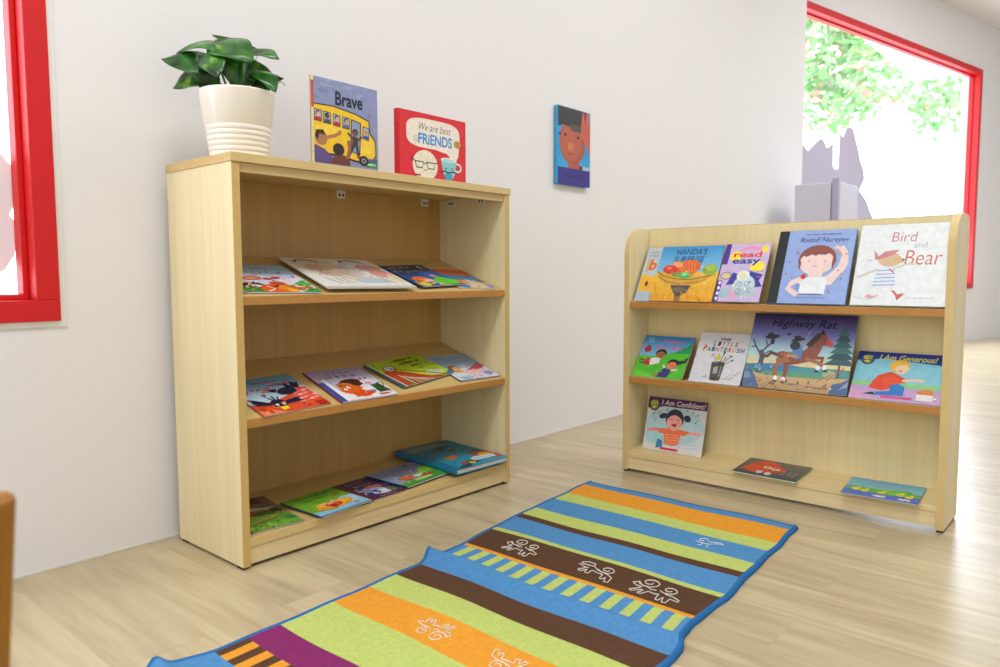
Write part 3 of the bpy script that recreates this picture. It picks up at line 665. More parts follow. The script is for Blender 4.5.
def art_fruit(A):        # O: Handa's surprise
    A.grad(0, .4, 1, 1, '#8fcbe6', '#2c8fd0'); A.grad(0, 0, 1, .52, '#e8a01c', '#f2c440')
    for k in range(60):
        r = random.Random(k); u = r.random(); v = r.random()*.45; A.line([(u, v), (u+.012*r.uniform(-1, 1), v+.07)], .008, r.choice(['#d88a14', '#f6d060', '#c47a10']))
    A.text("HANDA'S", .26, .84, .74, .95, '#173a6a', .004, .1); A.text('SURPRISE', .24, .7, .72, .81, '#173a6a', .004, .1)
    A.ell(.86, .56, .11, .1, '#8fb03a'); A.ell(.86, .6, .07, .06, '#a8c24c'); A.ell(.5, .6, .2, .14, '#e8682c', 8)
    for k in range(7): A.line([(.33+k*.05, .5), (.4+k*.05, .7)], .007, '#a83c14'); 
    for k in range(6): A.line([(.34+k*.05, .7), (.44+k*.04, .5)], .007, '#f0a040')
    A.ell(.22, .57, .12, .08, '#d8382a', -8); A.ell(.2, .59, .05, .03, '#f06a50'); A.ell(.33, .66, .09, .05, '#f0a060', -20)
    A.poly([(.0, .54), (.12, .5), (.3, .44), (.6, .42), (.9, .48), (.82, .38), (.6, .28), (.3, .28), (.12, .38)], '#d8a43c'); A.line([(.02, .53), (.12, .46), (.3, .4), (.6, .38), (.9, .46)], .014, '#7a5a1c')
    A.line([(.06, .44), (.2, .35), (.45, .3), (.7, .34)], .012, '#8a5a1c')
    A.ell(.48, .46, .11, .06, '#3fae54'); A.ell(.48, .48, .05, .03, '#8ae09a'); A.ell(.34, .48, .07, .04, '#6a9a3c')
    A.poly([(.3, .28), (.62, .28), (.58, .16), (.5, .12), (.5, 0), (.42, 0), (.4, .12), (.34, .18)], '#54463a'); A.ell(.44, .2, .1, .05, '#6e6254'); A.rect(.42, 0, .5, .08, '#a8623a')
    A.busy(.06, .44, .8, .62, ['#c02820', '#f8b050', '#2c8a44', '#ffe08a'], 30, .016, 19)
    A.busy(.02, .02, .98, .42, ['#f8d860', '#c8800c', '#fff0a0', '#a86a10'], 50, .018, 20)
def art_read_easy(A):    # P
    A.rect(0, 0, 1, 1, '#cbb6dc'); A.rect(0, .64, .12, 1, '#4a2a90'); A.rect(0, 0, .1, .36, '#5a2fa0')
    for k in range(4): A.ell(.055, .05+k*.09, .03, .03, '#efe8f8', n=10)
    A.ell(.28, .78, .13, .09, '#f8e03c'); A.ell(.8, .6, .16, .09, '#f9e23e'); A.ell(.88, .9, .08, .06, '#f8de3a')
    A.poly([(.3, .86), (.42, .93), (.6, .96), (.78, .93), (.82, .88), (.56, .9)], '#e890b8')
    A.text('read', .22, .76, .84, .86, '#e8382a', .025); A.text('easy', .22, .615, .84, .725, '#22359a', .025)
    A.line([(.5, .52), (.98, .52)], .01, '#4a4a5a'); A.ell(.16, .44, .13, .07, '#8a86b0'); A.ell(.16, .44, .1, .05, '#e0c888')
    A.poly([(.3, .5), (.5, .44), (.42, .3), (.2, .28), (.26, .4)], '#3f3aa0'); A.poly([(.66, .52), (.96, .46), (.9, .36), (1, .26), (.8, .24), (.7, .34)], '#34349a')
    A.ell(.6, .28, .24, .17, '#c7d6dc'); A.ell(.54, .44, .14, .09, '#dce6ea'); A.ell(.52, .45, .08, .055, '#e9e0a0'); A.ell(.62, .16, .28, .08, '#b4c8d0'); A.ell(.2, .14, .12, .08, '#9fc4cc'); A.ell(.4, .1, .1, .07, '#e0a8c8')
    for u, v in ((.5, .3), (.66, .3), (.74, .2), (.5, .18)): A.ring(u, v, .05, .04, .012, '#6a7f8c', 10)
    A.words(.84, .4, .96, .44, '#c05a7a', 1, 1, .012)
    A.busy(.35, .04, .85, .42, ['#8aa0b0', '#f4f8fa', '#5a6a90', '#b8c8d8'], 34, .03, 21)
def art_dancer(A):       # Q: blue, black spine, dancer with raised arm
    A.rect(0, 0, 1, 1, '#93abdf'); A.rect(0, 0, .13, 1, '#0c0f18')
    A.words(.36, .925, .82, .95, '#3c4a86', 4, 1, .006); A.text('Rudolf Nureyev', .3, .81, .92, .9, '#394878', .0, .25)
    sk = '#efd2cd'
    A.poly([(.72, .36), (.84, .5), (.86, .62), (.82, .76), (.78, .78), (.74, .74), (.8, .74), (.93, .7), (.95, .55), (.9, .42), (.8, .26), (.74, .24)], sk)
    A.line([(.88, .42), (.93, .55), (.9, .68), (.84, .76)], .07, sk)
    A.ell(.56, .59, .245, .2, '#8a4a3c'); A.ell(.55, .72, .16, .04, '#8a4a3c'); A.ell(.56, .55, .225, .165, sk); A.poly([(.36, .68), (.44, .74), (.6, .74), (.72, .68), (.66, .655), (.56, .66), (.54, .64), (.48, .66), (.42, .63), (.38, .64)], '#8a4a3c')
    A.ell(.77, .55, .014, .08, '#8a4a3c'); A.ell(.345, .52, .014, .06, '#8a4a3c')
    A.rect(.48, .3, .66, .42, sk); A.poly([(.36, .34), (.74, .36), (.72, .12), (.4, .12)], '#e9ecf2'); A.line([(.4, .125), (.7, .125)], .012, '#3a4f7a')
    A.line([(.44, .35), (.28, .27), (.24, .2), (.38, .11)], .075, sk); A.line([(.72, .33), (.86, .42)], .08, sk); A.ell(.37, .22, .03, .05, '#7fa2dd')
    A.ell(.42, .36, .035, .035, '#c8303a'); A.line([(.54, .54), (.53, .62)], .006, '#d8a8a8'); A.ell(.46, .57, .02, .012, '#d8a4a8'); A.ell(.66, .57, .02, .012, '#d8a4a8'); A.ell(.55, .5, .03, .01, '#d89aa0')
    for u, v in ((.28, .7), (.3, .68), (.2, .56), (.18, .4), (.27, .35), (.9, .33), (.85, .44), (.76, .18), (.78, .15), (.92, .66)): A.ell(u, v, .012, .012, '#c0506a', n=8)
    A.words(.36, .06, .76, .085, '#6a80ba', 4, 1, .005)
def art_bird_bear(A):    # R: white, red hand lettering, small bear in a striped top
    A.rect(0, 0, 1, 1, '#e4e8ea')
    c = '#c8787c'
    A.text('Bird', .36, .78, .62, .9, c, -.005, .1); A.text('and', .6, .7, .74, .77, '#a9a4c4', -.004); A.text('Bear', .53, .49, .91, .67, '#cc6a68', -.004, .1)
    A.ell(.36, .56, .13, .09, '#d3b48e', -8); A.ell(.46, .55, .06, .035, '#cfae86', -15); A.ell(.51, .555, .015, .012, '#5a4038'); A.poly([(.18, .68), (.24, .6), (.3, .66), (.46, .68), (.4, .62), (.26, .56), (.2, .56)], '#cf8088')
    A.poly([(.25, .46), (.42, .47), (.47, .22), (.2, .2)], '#dfe4ee')
    for k in range(5): A.line([(.245-k*.008, .42-k*.045), (.44+k*.005, .43-k*.045)], .014, '#93a9cf')
    A.line([(.25, .44), (.1, .37), (.03, .34)], .025, '#cfc6b2'); A.line([(.42, .45), (.56, .5), (.64, .5)], .025, '#cfc9b8'); A.poly([(.36, .46), (.42, .42), (.44, .38), (.38, .42)], c)
    A.poly([(.42, .18), (.5, .1), (.56, .16), (.5, .13), (.46, .18)], '#cc5a60'); A.poly([(.46, .16), (.5, .06), (.58, .15), (.5, .12)], '#cf5a62'); A.ell(.22, .11, .07, .03, '#dca6ac', 10); A.ell(.24, .13, .04, .018, '#e8e8ea')
    A.words(.6, .08, .88, .105, '#a8a8ae', 4, 1, .004); A.ell(.15, .55, .03, .01, '#c4cbe4'); A.line([(.02, .1), (.2, .06), (.3, .12)], .006, '#b8bfc6')
def art_slide_kids(A):   # S
    A.grad(0, .5, 1, 1, '#7fb8e0', '#2a84c4'); A.poly([(0, 0), (1, 0), (1, .75), (.75, .64), (.5, .56), (.25, .5), (0, .5)], '#4fc02c'); A.poly([(.68, .6), (1, .86), (1, .6)], '#1e9a5c'); A.poly([(0, 0), (.5, 0), (.2, .12), (0, .2)], '#6ad23c')
    A.words(.42, .82, .86, .91, '#d860b4', 3, 1, .022); A.words(.3, .66, .6, .79, '#e04aa4', 2, 1, .026); A.words(.64, .64, .84, .76, '#e04aa4', 1, 1, .026)
    A.ell(.14, .66, .07, .08, '#a81c3c'); A.line([(.1, .72), (.14, .76), (.18, .72)], .014, '#6a1024')
    for k in range(3): A.line([(.1+k*.04, .96), (.12+k*.04, .82)], .01, '#b8e0f4')
    A.line([(.16, .38), (.04, .42)], .03, '#7a3020'); A.line([(.18, .32), (.05, .34)], .03, '#7a3020'); A.ell(.24, .36, .09, .09, '#c43040'); A.poly([(.26, .44), (.46, .5), (.46, .34), (.28, .28)], '#f0e4e6')
    A.ell(.44, .58, .11, .1, '#14100e'); A.ell(.44, .54, .09, .08, '#a8663a')
    A.ell(.74, .36, .11, .1, '#14100c'); A.poly([(.8, .42), (.92, .44), (1, .54), (.98, .4), (.86, .34)], '#14100c'); A.ell(.73, .31, .09, .085, '#e87858'); A.poly([(.6, .24), (.76, .2), (.7, .02), (.5, .02), (.52, .14)], '#322a7c'); A.line([(.6, .24), (.56, .32)], .035, '#f0d8c8'); A.line([(.74, .2), (.86, .22)], .035, '#f0d8c8'); A.line([(.52, .1), (.4, .04)], .03, '#c85a50'); A.line([(.38, .14), (.42, .3)], .01, '#3c8a2c')
    A.busy(.02, .02, .98, .5, ['#3aa020', '#7ad84a', '#2c8a2c', '#a8e86a'], 30, .02, 22)
    A.ell(.44, .54, .07, .06, '#a8663a')
    A.ell(.42, .55, .01, .012, '#14100c', n=8)
    A.ell(.47, .55, .01, .012, '#14100c', n=8)
    A.ring(.44, .52, .025, .015, .008, '#5a1c10', 6, 200, 340)
def art_paintbrush(A):   # T
    A.rect(0, 0, 1, 1, '#dcdce2')
    A.text('THE', .4, .84, .62, .9, '#20405c', .03, .2)
    for i, (ch, co) in enumerate(zip('LITTLE', ['#1f7ab0', '#2a3a4a', '#d8452c', '#d07a3c', '#8a8aa0', '#c84030'])):
        if ch: A.text(ch, .3+i*.085, .735, .355+i*.085, .82+(.02 if i == 0 else 0), co, .03, .15)
    for i, (ch, co) in enumerate(zip('PAINTBRUSH', ['#c8382c', '#3a4a3c', '#2a7a9a', '#d8602c', '#a04a8a', '#2a8a5a', '#c8382c', '#d07a2c', '#2a5aa8', '#2a3a4a'])):
        A.text(ch, .12+i*.082, .62, .185+i*.082, .71+(.03 if i == 0 else 0), co, .03, .15)
    A.line([(.5, .55), (.8, .555)], .004, '#b8a0a0')
    A.poly([(.36, .38), (.62, .4), (.6, .08), (.4, .06)], '#4c4c48'); A.ell(.49, .39, .13, .04, '#3a3a36'); A.ell(.5, .08, .1, .03, '#3c3c3a'); A.poly([(.42, .3), (.5, .34), (.52, .2), (.44, .18)], '#a8a8a4'); A.rect(.55, .14, .58, .34, '#8a8a86')
    for (a, b, c2, d, co) in ((.44, .38, .36, .56, '#b8a8d8'), (.48, .4, .46, .56, '#c8c43c'), (.52, .4, .56, .6, '#303848'), (.56, .38, .7, .54, '#38424c'), (.58, .36, .74, .46, '#3a6a8a'), (.54, .4, .6, .5, '#c05a3c')):
        A.line([(a, b), (c2, d)], .014, co); A.ell(c2, d, .025, .02, co, 40)
    A.ell(.46, .5, .06, .05, '#c9cc3a'); A.ell(.34, .54, .03, .035, '#c8b0e0')
    A.line([(.24, .1), (.34, .1), (.3, .15)], .01, '#8a8a8a'); A.line([(.64, .1), (.8, .1), (.94, .26)], .012, '#8c8c90'); A.line([(.7, .1), (.78, .2), (.9, .18)], .008, '#a0a0a4'); A.ell(.3, .11, .07, .02, '#bcbcbc')
def art_horse(A):        # U: dusk sky, galloping horse with hatted rider
    A.grad(0, .72, 1, 1, '#6f6fb4', '#38286c'); A.grad(0, .48, 1, .72, '#a8cfd4', '#6f6fb4'); A.grad(0, .28, 1, .48, '#f0cf7a', '#a8cfd4')
    A.rect(0, .14, 1, .31, '#4f8f8a'); A.ell(.3, .28, .3, .05, '#3f7fae'); A.ell(.7, .25, .3, .05, '#4a96a0'); A.grad(0, 0, 1, .2, '#b89468', '#d4b07c'); A.ell(.5, .2, .4, .03, '#5ea078')
    A.text('Highway Rat', .2, .79, .82, .93, '#141028', .012, .2); A.text('The', .47, .93, .55, .97, '#141028', 0)
    tr = '#4c4a6a'
    A.line([(.14, .2), (.15, .4), (.13, .5)], .05, tr); A.line([(.14, .42), (.06, .56), (.03, .64)], .018, tr); A.line([(.14, .48), (.22, .6), (.26, .7)], .02, tr); A.line([(.07, .54), (.02, .54)], .012, tr); A.line([(.15, .44), (.24, .5)], .014, tr); A.line([(.19, .55), (.16, .64)], .012, tr)
    A.ell(.22, .685, .075, .03, '#10202c', 8); A.ell(.23, .62, .02, .04, '#10202c', 10); A.ell(.2, .71, .03, .03, '#10202c')
    # fir tree
    for k in range(6):
        y = .36+k*.075; wd = .15-k*.02; A.poly([(.9-wd, y), (.9+wd, y+.005), (.9, y+.14)], ['#2a5a5c', '#1f4a50', '#34686a'][k % 3])
    A.line([(.9, .2), (.9, .36)], .02, '#6a4a3c')
    A.ell(.82, .24, .06, .05, '#a8b488'); A.line([(.8, .16), (.95, .34)], .01, '#c85a4c'); A.line([(.72, .14), (.84, .24)], .01, '#c06a5a')
    # horse
    h1, h2 = '#8c4a34', '#a86a42'
    A.line([(.32, .44), (.24, .47), (.2, .42), (.16, .42)], .035, '#5c3a30')
    A.poly([(.3, .48), (.34, .5), (.5, .48), (.58, .56), (.66, .72), (.72, .76), (.77, .68), (.8, .64), (.78, .6), (.72, .6), (.7, .5), (.66, .4), (.5, .34), (.42, .32), (.32, .34)], h1)
    A.poly([(.33, .46), (.42, .5), (.44, .36), (.34, .34)], h2); A.line([(.34, .4), (.3, .26), (.32, .14)], .045, h2); A.line([(.4, .36), (.41, .24), (.4, .13)], .04, h1); A.line([(.62, .44), (.74, .44), (.72, .33)], .04, h1); A.line([(.58, .42), (.7, .38), (.77, .33)], .035, h2)
    for u, v in ((.32, .14), (.4, .13), (.71, .31), (.77, .32)): A.ell(u, v, .022, .035, '#e8eef4')
    for u, v in ((.32, .1), (.4, .095), (.7, .27), (.78, .28)): A.ell(u, v, .022, .016, '#2a2434')
    A.poly([(.76, .7), (.82, .62), (.8, .58), (.74, .62)], '#c84a3c'); A.poly([(.56, .6), (.64, .74), (.7, .78), (.68, .68), (.6, .56)], '#3a2424'); A.poly([(.68, .74), (.7, .82), (.73, .74)], '#2c1a1c')
    # rider
    A.poly([(.42, .46), (.48, .6), (.54, .58), (.54, .42), (.48, .4)], '#5a80b8'); A.ell(.46, .58, .05, .06, '#1f2a38'); A.ell(.48, .66, .07, .022, '#182430', 12); A.ell(.47, .69, .035, .025, '#182430'); A.line([(.52, .56), (.58, .78)], .008, '#9aa0b4'); A.ell(.38, .73, .02, .02, '#2c2a4c'); A.rect(.4, .42, .5, .46, '#c49a54')
    A.poly([(0, 0), (.17, 0), (.12, .14), (.06, .24), (0, .22)], '#4a6a94'); A.poly([(0, .1), (.08, .12), (.05, .2), (0, .2)], '#7a94b0'); A.poly([(.84, 0), (1, 0), (1, .2), (.94, .15), (.86, .12)], '#44669a'); A.poly([(.92, .06), (1, .1), (1, .17)], '#86a0c0')
    A.ell(.5, .08, .04, .012, '#8a8090'); A.words(.62, .045, .84, .075, '#6a4a3a', 3, 1, .005); A.ell(.12, .27, .05, .03, '#6fa0c8')
    A.busy(.02, .01, .98, .13, ['#a07850', '#e0c090', '#7a5a40'], 34, .02, 23)
    A.busy(.3, .36, .56, .48, ['#7a3c28', '#b87848'], 10, .02, 24)
    A.busy(.02, .16, .3, .3, ['#2c6a8c', '#3c8a7c', '#8ac0c8'], 18, .02, 25)
def badge(A, u, v, r, back):
    q = r*A.w/A.h; A.ell(u, v, r, q, back, n=26); A.ell(u, v, r*.78, q*.78, '#6e8a3c' if back != '#27388c' else '#5a6a4c')
    A.words(u-r*.6, v-q*.1, u+r*.6, v+q*.6, '#e8d86a', 1, 2, r*.12); A.ell(u, v-q*.45, r*.4, q*.25, '#e2c44a')
def art_generous(A):     # V
    A.rect(0, 0, 1, 1, '#86c8dc'); A.rect(0, 0, 1, .34, '#c3a0cc'); A.rect(0, .28, 1, .38, '#8cd08a'); A.poly([(0, 0), (.3, 0), (.1, .2), (0, .22)], '#d8a0c8')
    A.poly([(0, .8), (.14, .82), (.2, .84), (.3, .86), (1, .78), (1, 1), (0, 1)], '#22348c'); badge(A, .12, .84, .085, '#27388c')
    A.text('I Am Generous!', .26, .83, .89, .95, '#d8d860', .015, .15)
    A.poly([(.28, .5), (.42, .6), (.58, .48), (.6, .38), (.5, .36), (.46, .26), (.36, .2), (.2, .24), (.24, .4)], '#e2451e'); A.ell(.44, .4, .1, .09, '#ea5026')
    A.ell(.5, .72, .11, .13, '#f0b82c', 5); A.ell(.53, .66, .075, .1, '#f4cfa8'); A.poly([(.4, .72), (.46, .84), (.58, .82), (.6, .74), (.5, .76)], '#f2be34'); A.ell(.52, .62, .02, .02, '#e07a7a')
    A.line([(.56, .42), (.7, .46), (.8, .44)], .035, '#f0c8a8'); A.poly([(.44, .32), (.52, .36), (.6, .3), (.6, .12), (.3, .1), (.28, .16), (.44, .2)], '#1f78c8'); A.poly([(.14, .1), (.26, .16), (.3, .1)], '#1a2030')
    A.ell(.83, .2, .09, .07, '#d87a30'); A.rect(.74, .06, .92, .18, '#eae0e0'); A.ell(.84, .25, .06, .04, '#e08a3a'); A.rect(.36, .05, .7, .1, '#d84a86'); A.ell(.94, .12, .015, .015, '#f8f8f8')
def art_confident(A):    # W
    A.rect(0, 0, 1, 1, '#d5dde2'); A.ell(.5, .5, .5, .34, '#b4d2dc'); A.ell(.25, .3, .25, .2, '#a8d4dc'); A.rect(0, 0, 1, .1, '#e6e2dc')
    A.poly([(0, .78), (.16, .8), (.28, .84), (1, .84), (1, 1), (0, 1)], '#4e2266'); badge(A, .11, .86, .1, '#3b1d4c')
    A.text('I Am Confident!', .24, .865, .97, .965, '#f0e2dc', .01, .1)
    A.line([(.3, .38), (.18, .4), (.08, .36)], .05, '#f08a78'); A.ell(.07, .36, .035, .035, '#f2a49c'); A.line([(.66, .4), (.8, .4), (.9, .41)], .045, '#f4a898'); A.ell(.92, .41, .035, .035, '#f2a49c')
    A.poly([(.24, .42), (.42, .44), (.64, .44), (.76, .42), (.7, .34), (.62, .34), (.6, .16), (.5, .12), (.36, .14), (.34, .32), (.24, .34)], '#f0764a')
    for k in range(4): A.line([(.36, .32-k*.05), (.6, .33-k*.05)], .01, '#f8b090')
    A.ell(.49, .62, .155, .19, '#2c3048'); A.ell(.29, .66, .075, .05, '#26314c', 20); A.ell(.7, .66, .06, .06, '#26314c', -20); A.ell(.49, .56, .13, .155, '#f0a49c'); A.poly([(.37, .62), (.4, .74), (.49, .72), (.58, .74), (.61, .62), (.55, .68), (.49, .7), (.43, .68)], '#2c3048')
    A.poly([(.43, .53), (.55, .53), (.5, .47)], '#8c1c2c'); A.line([(.41, .6), (.46, .62)], .01, '#4a2430'); A.line([(.53, .62), (.58, .6)], .01, '#4a2430'); A.poly([(.22, .04), (.34, .08), (.32, .2), (.24, .22)], '#3f84c0'); A.rect(.3, .03, .6, .075, '#d82a5a')
    for u, v in ((.2, .7), (.16, .56), (.34, .78), (.78, .78), (.86, .74), (.84, .6), (.68, .8), (.12, .68)): A.ell(u, v, .012, .012, '#4a5a7a', n=8); A.line([(u+.01, v), (u+.014, v+.05)], .006, '#4a5a7a')
    A.line([(.72, .18), (.94, .2)], .004, '#9ab0c0'); A.line([(.7, .12), (.92, .14)], .004, '#9ab0c0')
def art_fox_red(A):      # X
    A.grad(0, 0, 1, 1, '#3c4058', '#6a6a5c'); A.poly([(.06, .3), (.2, .9), (.4, .95), (.7, .6), (.74, .45), (.6, .3), (.3, .14)], '#d84626'); A.ell(.42, .55, .07, .07, '#f0d8c8'); A.ell(.56, .5, .07, .07, '#f0d8c8'); A.ell(.38, .22, .05, .1, '#d8ccd0'); A.ell(.52, .18, .05, .1, '#d8ccd0')
    A.words(.7, .2, .95, .5, '#c8b8b0', 2, 2, .014); A.ell(.42, .55, .02, .03, '#201818'); A.ell(.56, .5, .02, .03, '#201818'); A.rect(0, 0, 1, .1, '#3a3a50')
    A.busy(.02, .02, .98, .98, ['#2a2c40', '#8a8474', '#5a5a50'], 22, .03, 28)
    A.busy(.12, .3, .66, .8, ['#f0643c', '#b83418'], 16, .03, 29)
def art_ducks(A):        # Y
    A.grad(0, .5, 1, 1, '#86c4d8', '#5aa8cc'); A.poly([(0, 0), (1, 0), (1, .34), (0, .3)], '#4a6ed0'); A.poly([(0, .3), (.1, .46), (.5, .5), (.8, .6), (1, .42), (1, .3), (.5, .24)], '#58b83c'); A.ell(.66, .4, .16, .12, '#78cc34')
    A.words(.3, .76, .85, .92, '#a05a8a', 4, 1, .012); A.words(.2, .6, .6, .7, '#7a6a9a', 4, 1, .01)
    for u, v in ((.16, .34), (.28, .3), (.5, .32), (.74, .34), (.86, .28)): A.ell(u, v, .055, .08, '#e6dc3c'); A.ell(u+.03, v+.08, .025, .05, '#f0e640')
    for u in (.5, .82): A.ell(u, .1, .09, .05, '#e8e8dc')
    A.busy(.02, .26, .98, .6, ['#2c8a2c', '#a8e050', '#3aa04c'], 30, .02, 26)
    A.busy(.02, .02, .98, .24, ['#3450b8', '#8aa8f0'], 14, .025, 27)
def art_bus(A):          # Brave
    A.grad(0, 0, 1, 1, '#8a90b6', '#8d94be')
    rn = random.Random(3)
    for k in range(26): A.ell(rn.random(), rn.random(), rn.uniform(.03, .08), rn.uniform(.015, .03), rn.choice(['#868cb8', '#989ec4', '#7f86b0']))
    A.rect(0, .0, .035, 1, '#e8d8a0'); A.rect(0, .66, .035, .95, '#d24a34'); A.words(.14, .9, .4, .945, '#b8c0d4', 1, 1, .008)
    A.text('Brave', .345, .73, .76, .885, '#16182e', .02)
    yl = '#f2c51c'; A.vm = .925
    A.poly([(.035, .1), (.035, .69), (.3, .7), (.62, .66), (.86, .6), (.87, .5), (.88, .44), (.96, .36), (.97, .16), (.9, .08), (.72, .05), (.3, .1)], '#1a1820'); A.poly([(.035, .12), (.035, .675), (.3, .685), (.62, .645), (.85, .585), (.855, .49), (.865, .43), (.945, .35), (.955, .17), (.9, .1), (.72, .07), (.3, .12)], yl)
    A.ell(.25, .4, .2, .06, '#f6d23c'); A.poly([(.7, .3), (.9, .38), (.9, .2), (.72, .14)], '#f6cf34')
    for i, (u, sk) in enumerate(((.09, '#e8b8a8'), (.22, '#6a4030'), (.36, '#e0a890'), (.5, '#c8a060'))):
        y = .56-.012*i; A.poly([(u-.055, y-.075), (u+.055, y-.08), (u+.055, y+.06), (u-.055, y+.07)], '#1c1c28'); A.poly([(u-.045, y-.065), (u+.045, y-.07), (u+.045, y+.05), (u-.045, y+.06)], '#a8b4d0')
        A.poly([(u-.045, y-.065), (u+.045, y-.07), (u+.04, y-.025), (u-.04, y-.025)], ['#c02030', '#3a4a7c', '#b82434', '#5a62a0'][i]); A.ell(u, y+.018, .034, .034, '#241a1c'); A.ell(u+.006, y+.008, .026, .028, sk)
    A.poly([(.575, .58), (.73, .55), (.71, .14), (.56, .18)], '#1c1c28'); A.poly([(.59, .565), (.715, .54), (.695, .15), (.575, .19)], '#8c9cc4')
    A.poly([(.76, .52), (.86, .5), (.85, .34), (.75, .37)], '#1c1c28'); A.poly([(.77, .51), (.85, .49), (.84, .35), (.76, .38)], '#a8b0d8'); A.ell(.81, .44, .03, .035, '#c8904c'); A.rect(.765, .355, .845, .4, '#3c4a90')
    # child in doorway
    A.poly([(.6, .38), (.68, .36), (.68, .24), (.58, .24)], '#4a2a22'); A.ell(.635, .42, .045, .045, '#20140f'); A.ell(.635, .41, .032, .034, '#7c4a30'); A.line([(.6, .34), (.52, .4)], .03, '#5a3828'); A.line([(.68, .33), (.74, .38)], .03, '#5a3828')
    A.line([(.61, .25), (.53, .12)], .04, '#23304c'); A.line([(.66, .25), (.68, .14)], .04, '#23304c'); A.ell(.52, .1, .035, .018, '#a82a24'); A.ell(.69, .12, .035, .018, '#a82a24')
    A.ell(.765, .085, .075, .062, '#15151c'); A.ell(.765, .085, .04, .033, '#8a8a9a'); A.ell(.765, .085, .016, .014, '#222228')
    A.rect(.84, .08, .98, .12, '#4a5a90')
    # grown-ups waving, foreground
    A.poly([(.03, 0), (.3, 0), (.28, .08), (.18, .16), (.06, .2), (.03, .2)], '#5c4a86'); A.ell(.13, .29, .085, .085, '#b0764e'); A.poly([(.04, .3), (.06, .38), (.16, .39), (.19, .33), (.1, .34), (.08, .26)], '#1f1512'); A.line([(.2, .3), (.32, .34), (.4, .38)], .04, '#b0764e'); A.ell(.4, .39, .03, .025, '#b0764e')
    A.poly([(.24, 0), (.56, 0), (.54, .08), (.46, .12), (.34, .12)], '#6a3426'); A.ell(.38, .18, .085, .075, '#2a1612'); A.line([(.5, .08), (.55, .2), (.54, .27)], .045, '#9c6244'); A.ell(.54, .28, .03, .03, '#9c6244')
    A.poly([(.8, .02), (.98, .02), (.98, .075), (.84, .065)], '#34a43c'); A.words(.83, .035, .95, .06, '#e8f4e0', 1, 1, .008)
def art_friends(A):      # red board book
    A.rect(0, 0, 1, 1, '#dc1626'); A.rect(0, 0, .008, 1, '#a80e1c')
    P = []
    for k in range(40):
        t = 2*PI*k/40; c_, s_ = math.cos(t), math.sin(t); e = .55
        P.append((.5+.4*abs(c_)**e*(1 if c_ > 0 else -1), .71+.215*abs(s_)**e*(1 if s_ > 0 else -1)))
    A.poly(P, '#f2e6d8'); A.poly([(.7, .56), (.9, .68), (.88, .45), (.84, .36), (.76, .3), (.76, .4), (.7, .46), (.5, .5)], '#f2e6d8')
    A.text('We are best', .27, .75, .76, .86, '#3a342e', -.008, .2); A.text('FRiENDS', .27, .55, .78, .71, '#2a8fd0', .03)
    A.ell(.86, .63, .055, .06, '#c8a03a'); A.ell(.845, .645, .01, .012, '#3a2a1a'); A.ell(.875, .645, .01, .012, '#3a2a1a'); A.ring(.86, .62, .025, .02, .008, '#3a2a1a', 6, 200, 340)
    A.line([(.2, .56), (.22, .66), (.25, .58), (.22, .53)], .008, '#c8bfae'); A.ring(.235, .62, .025, .045, .006, '#a8a090', 10)
    A.ell(.37, .24, .185, .225, '#efe6d2')
    rn = random.Random(5)
    for k in range(16): A.ell(.37+rn.uniform(-.12, .12), .24+rn.uniform(-.16, .16), .012, .008, '#e2cdb4', rn.uniform(0, 90), n=8)
    for u in (.28, .45): A.line([(u-.06, .29), (u+.06, .285), (u+.045, .2), (u-.04, .2)], .012, '#2a2a2a', True)
    A.line([(.34, .27), (.39, .27)], .01, '#2a2a2a'); A.line([(.16, .33), (.22, .29)], .012, '#2a2a2a'); A.line([(.51, .29), (.57, .3)], .012, '#2a2a2a'); A.ring(.37, .2, .03, .03, .008, '#8a6a50', 8, 200, 340)
    A.ring(.86, .27, .06, .06, .022, '#cfe4e0', 14); A.poly([(.6, .37), (.85, .37), (.82, .16), (.78, .08), (.68, .07), (.64, .16)], '#8fc9cf'); A.ell(.725, .37, .125, .035, '#e6f0ec'); A.ell(.725, .365, .1, .022, '#b8d8d8'); A.ell(.72, .12, .06, .07, '#3fa0c8')
    A.ell(.68, .24, .012, .014, '#1c2a30'); A.ell(.78, .24, .012, .014, '#1c2a30'); A.line([(.6, .17), (.66, .2), (.72, .18), (.8, .2), (.86, .18)], .016, '#20343c')
    A.rect(.22, .08, .3, .1, '#7c0c18')
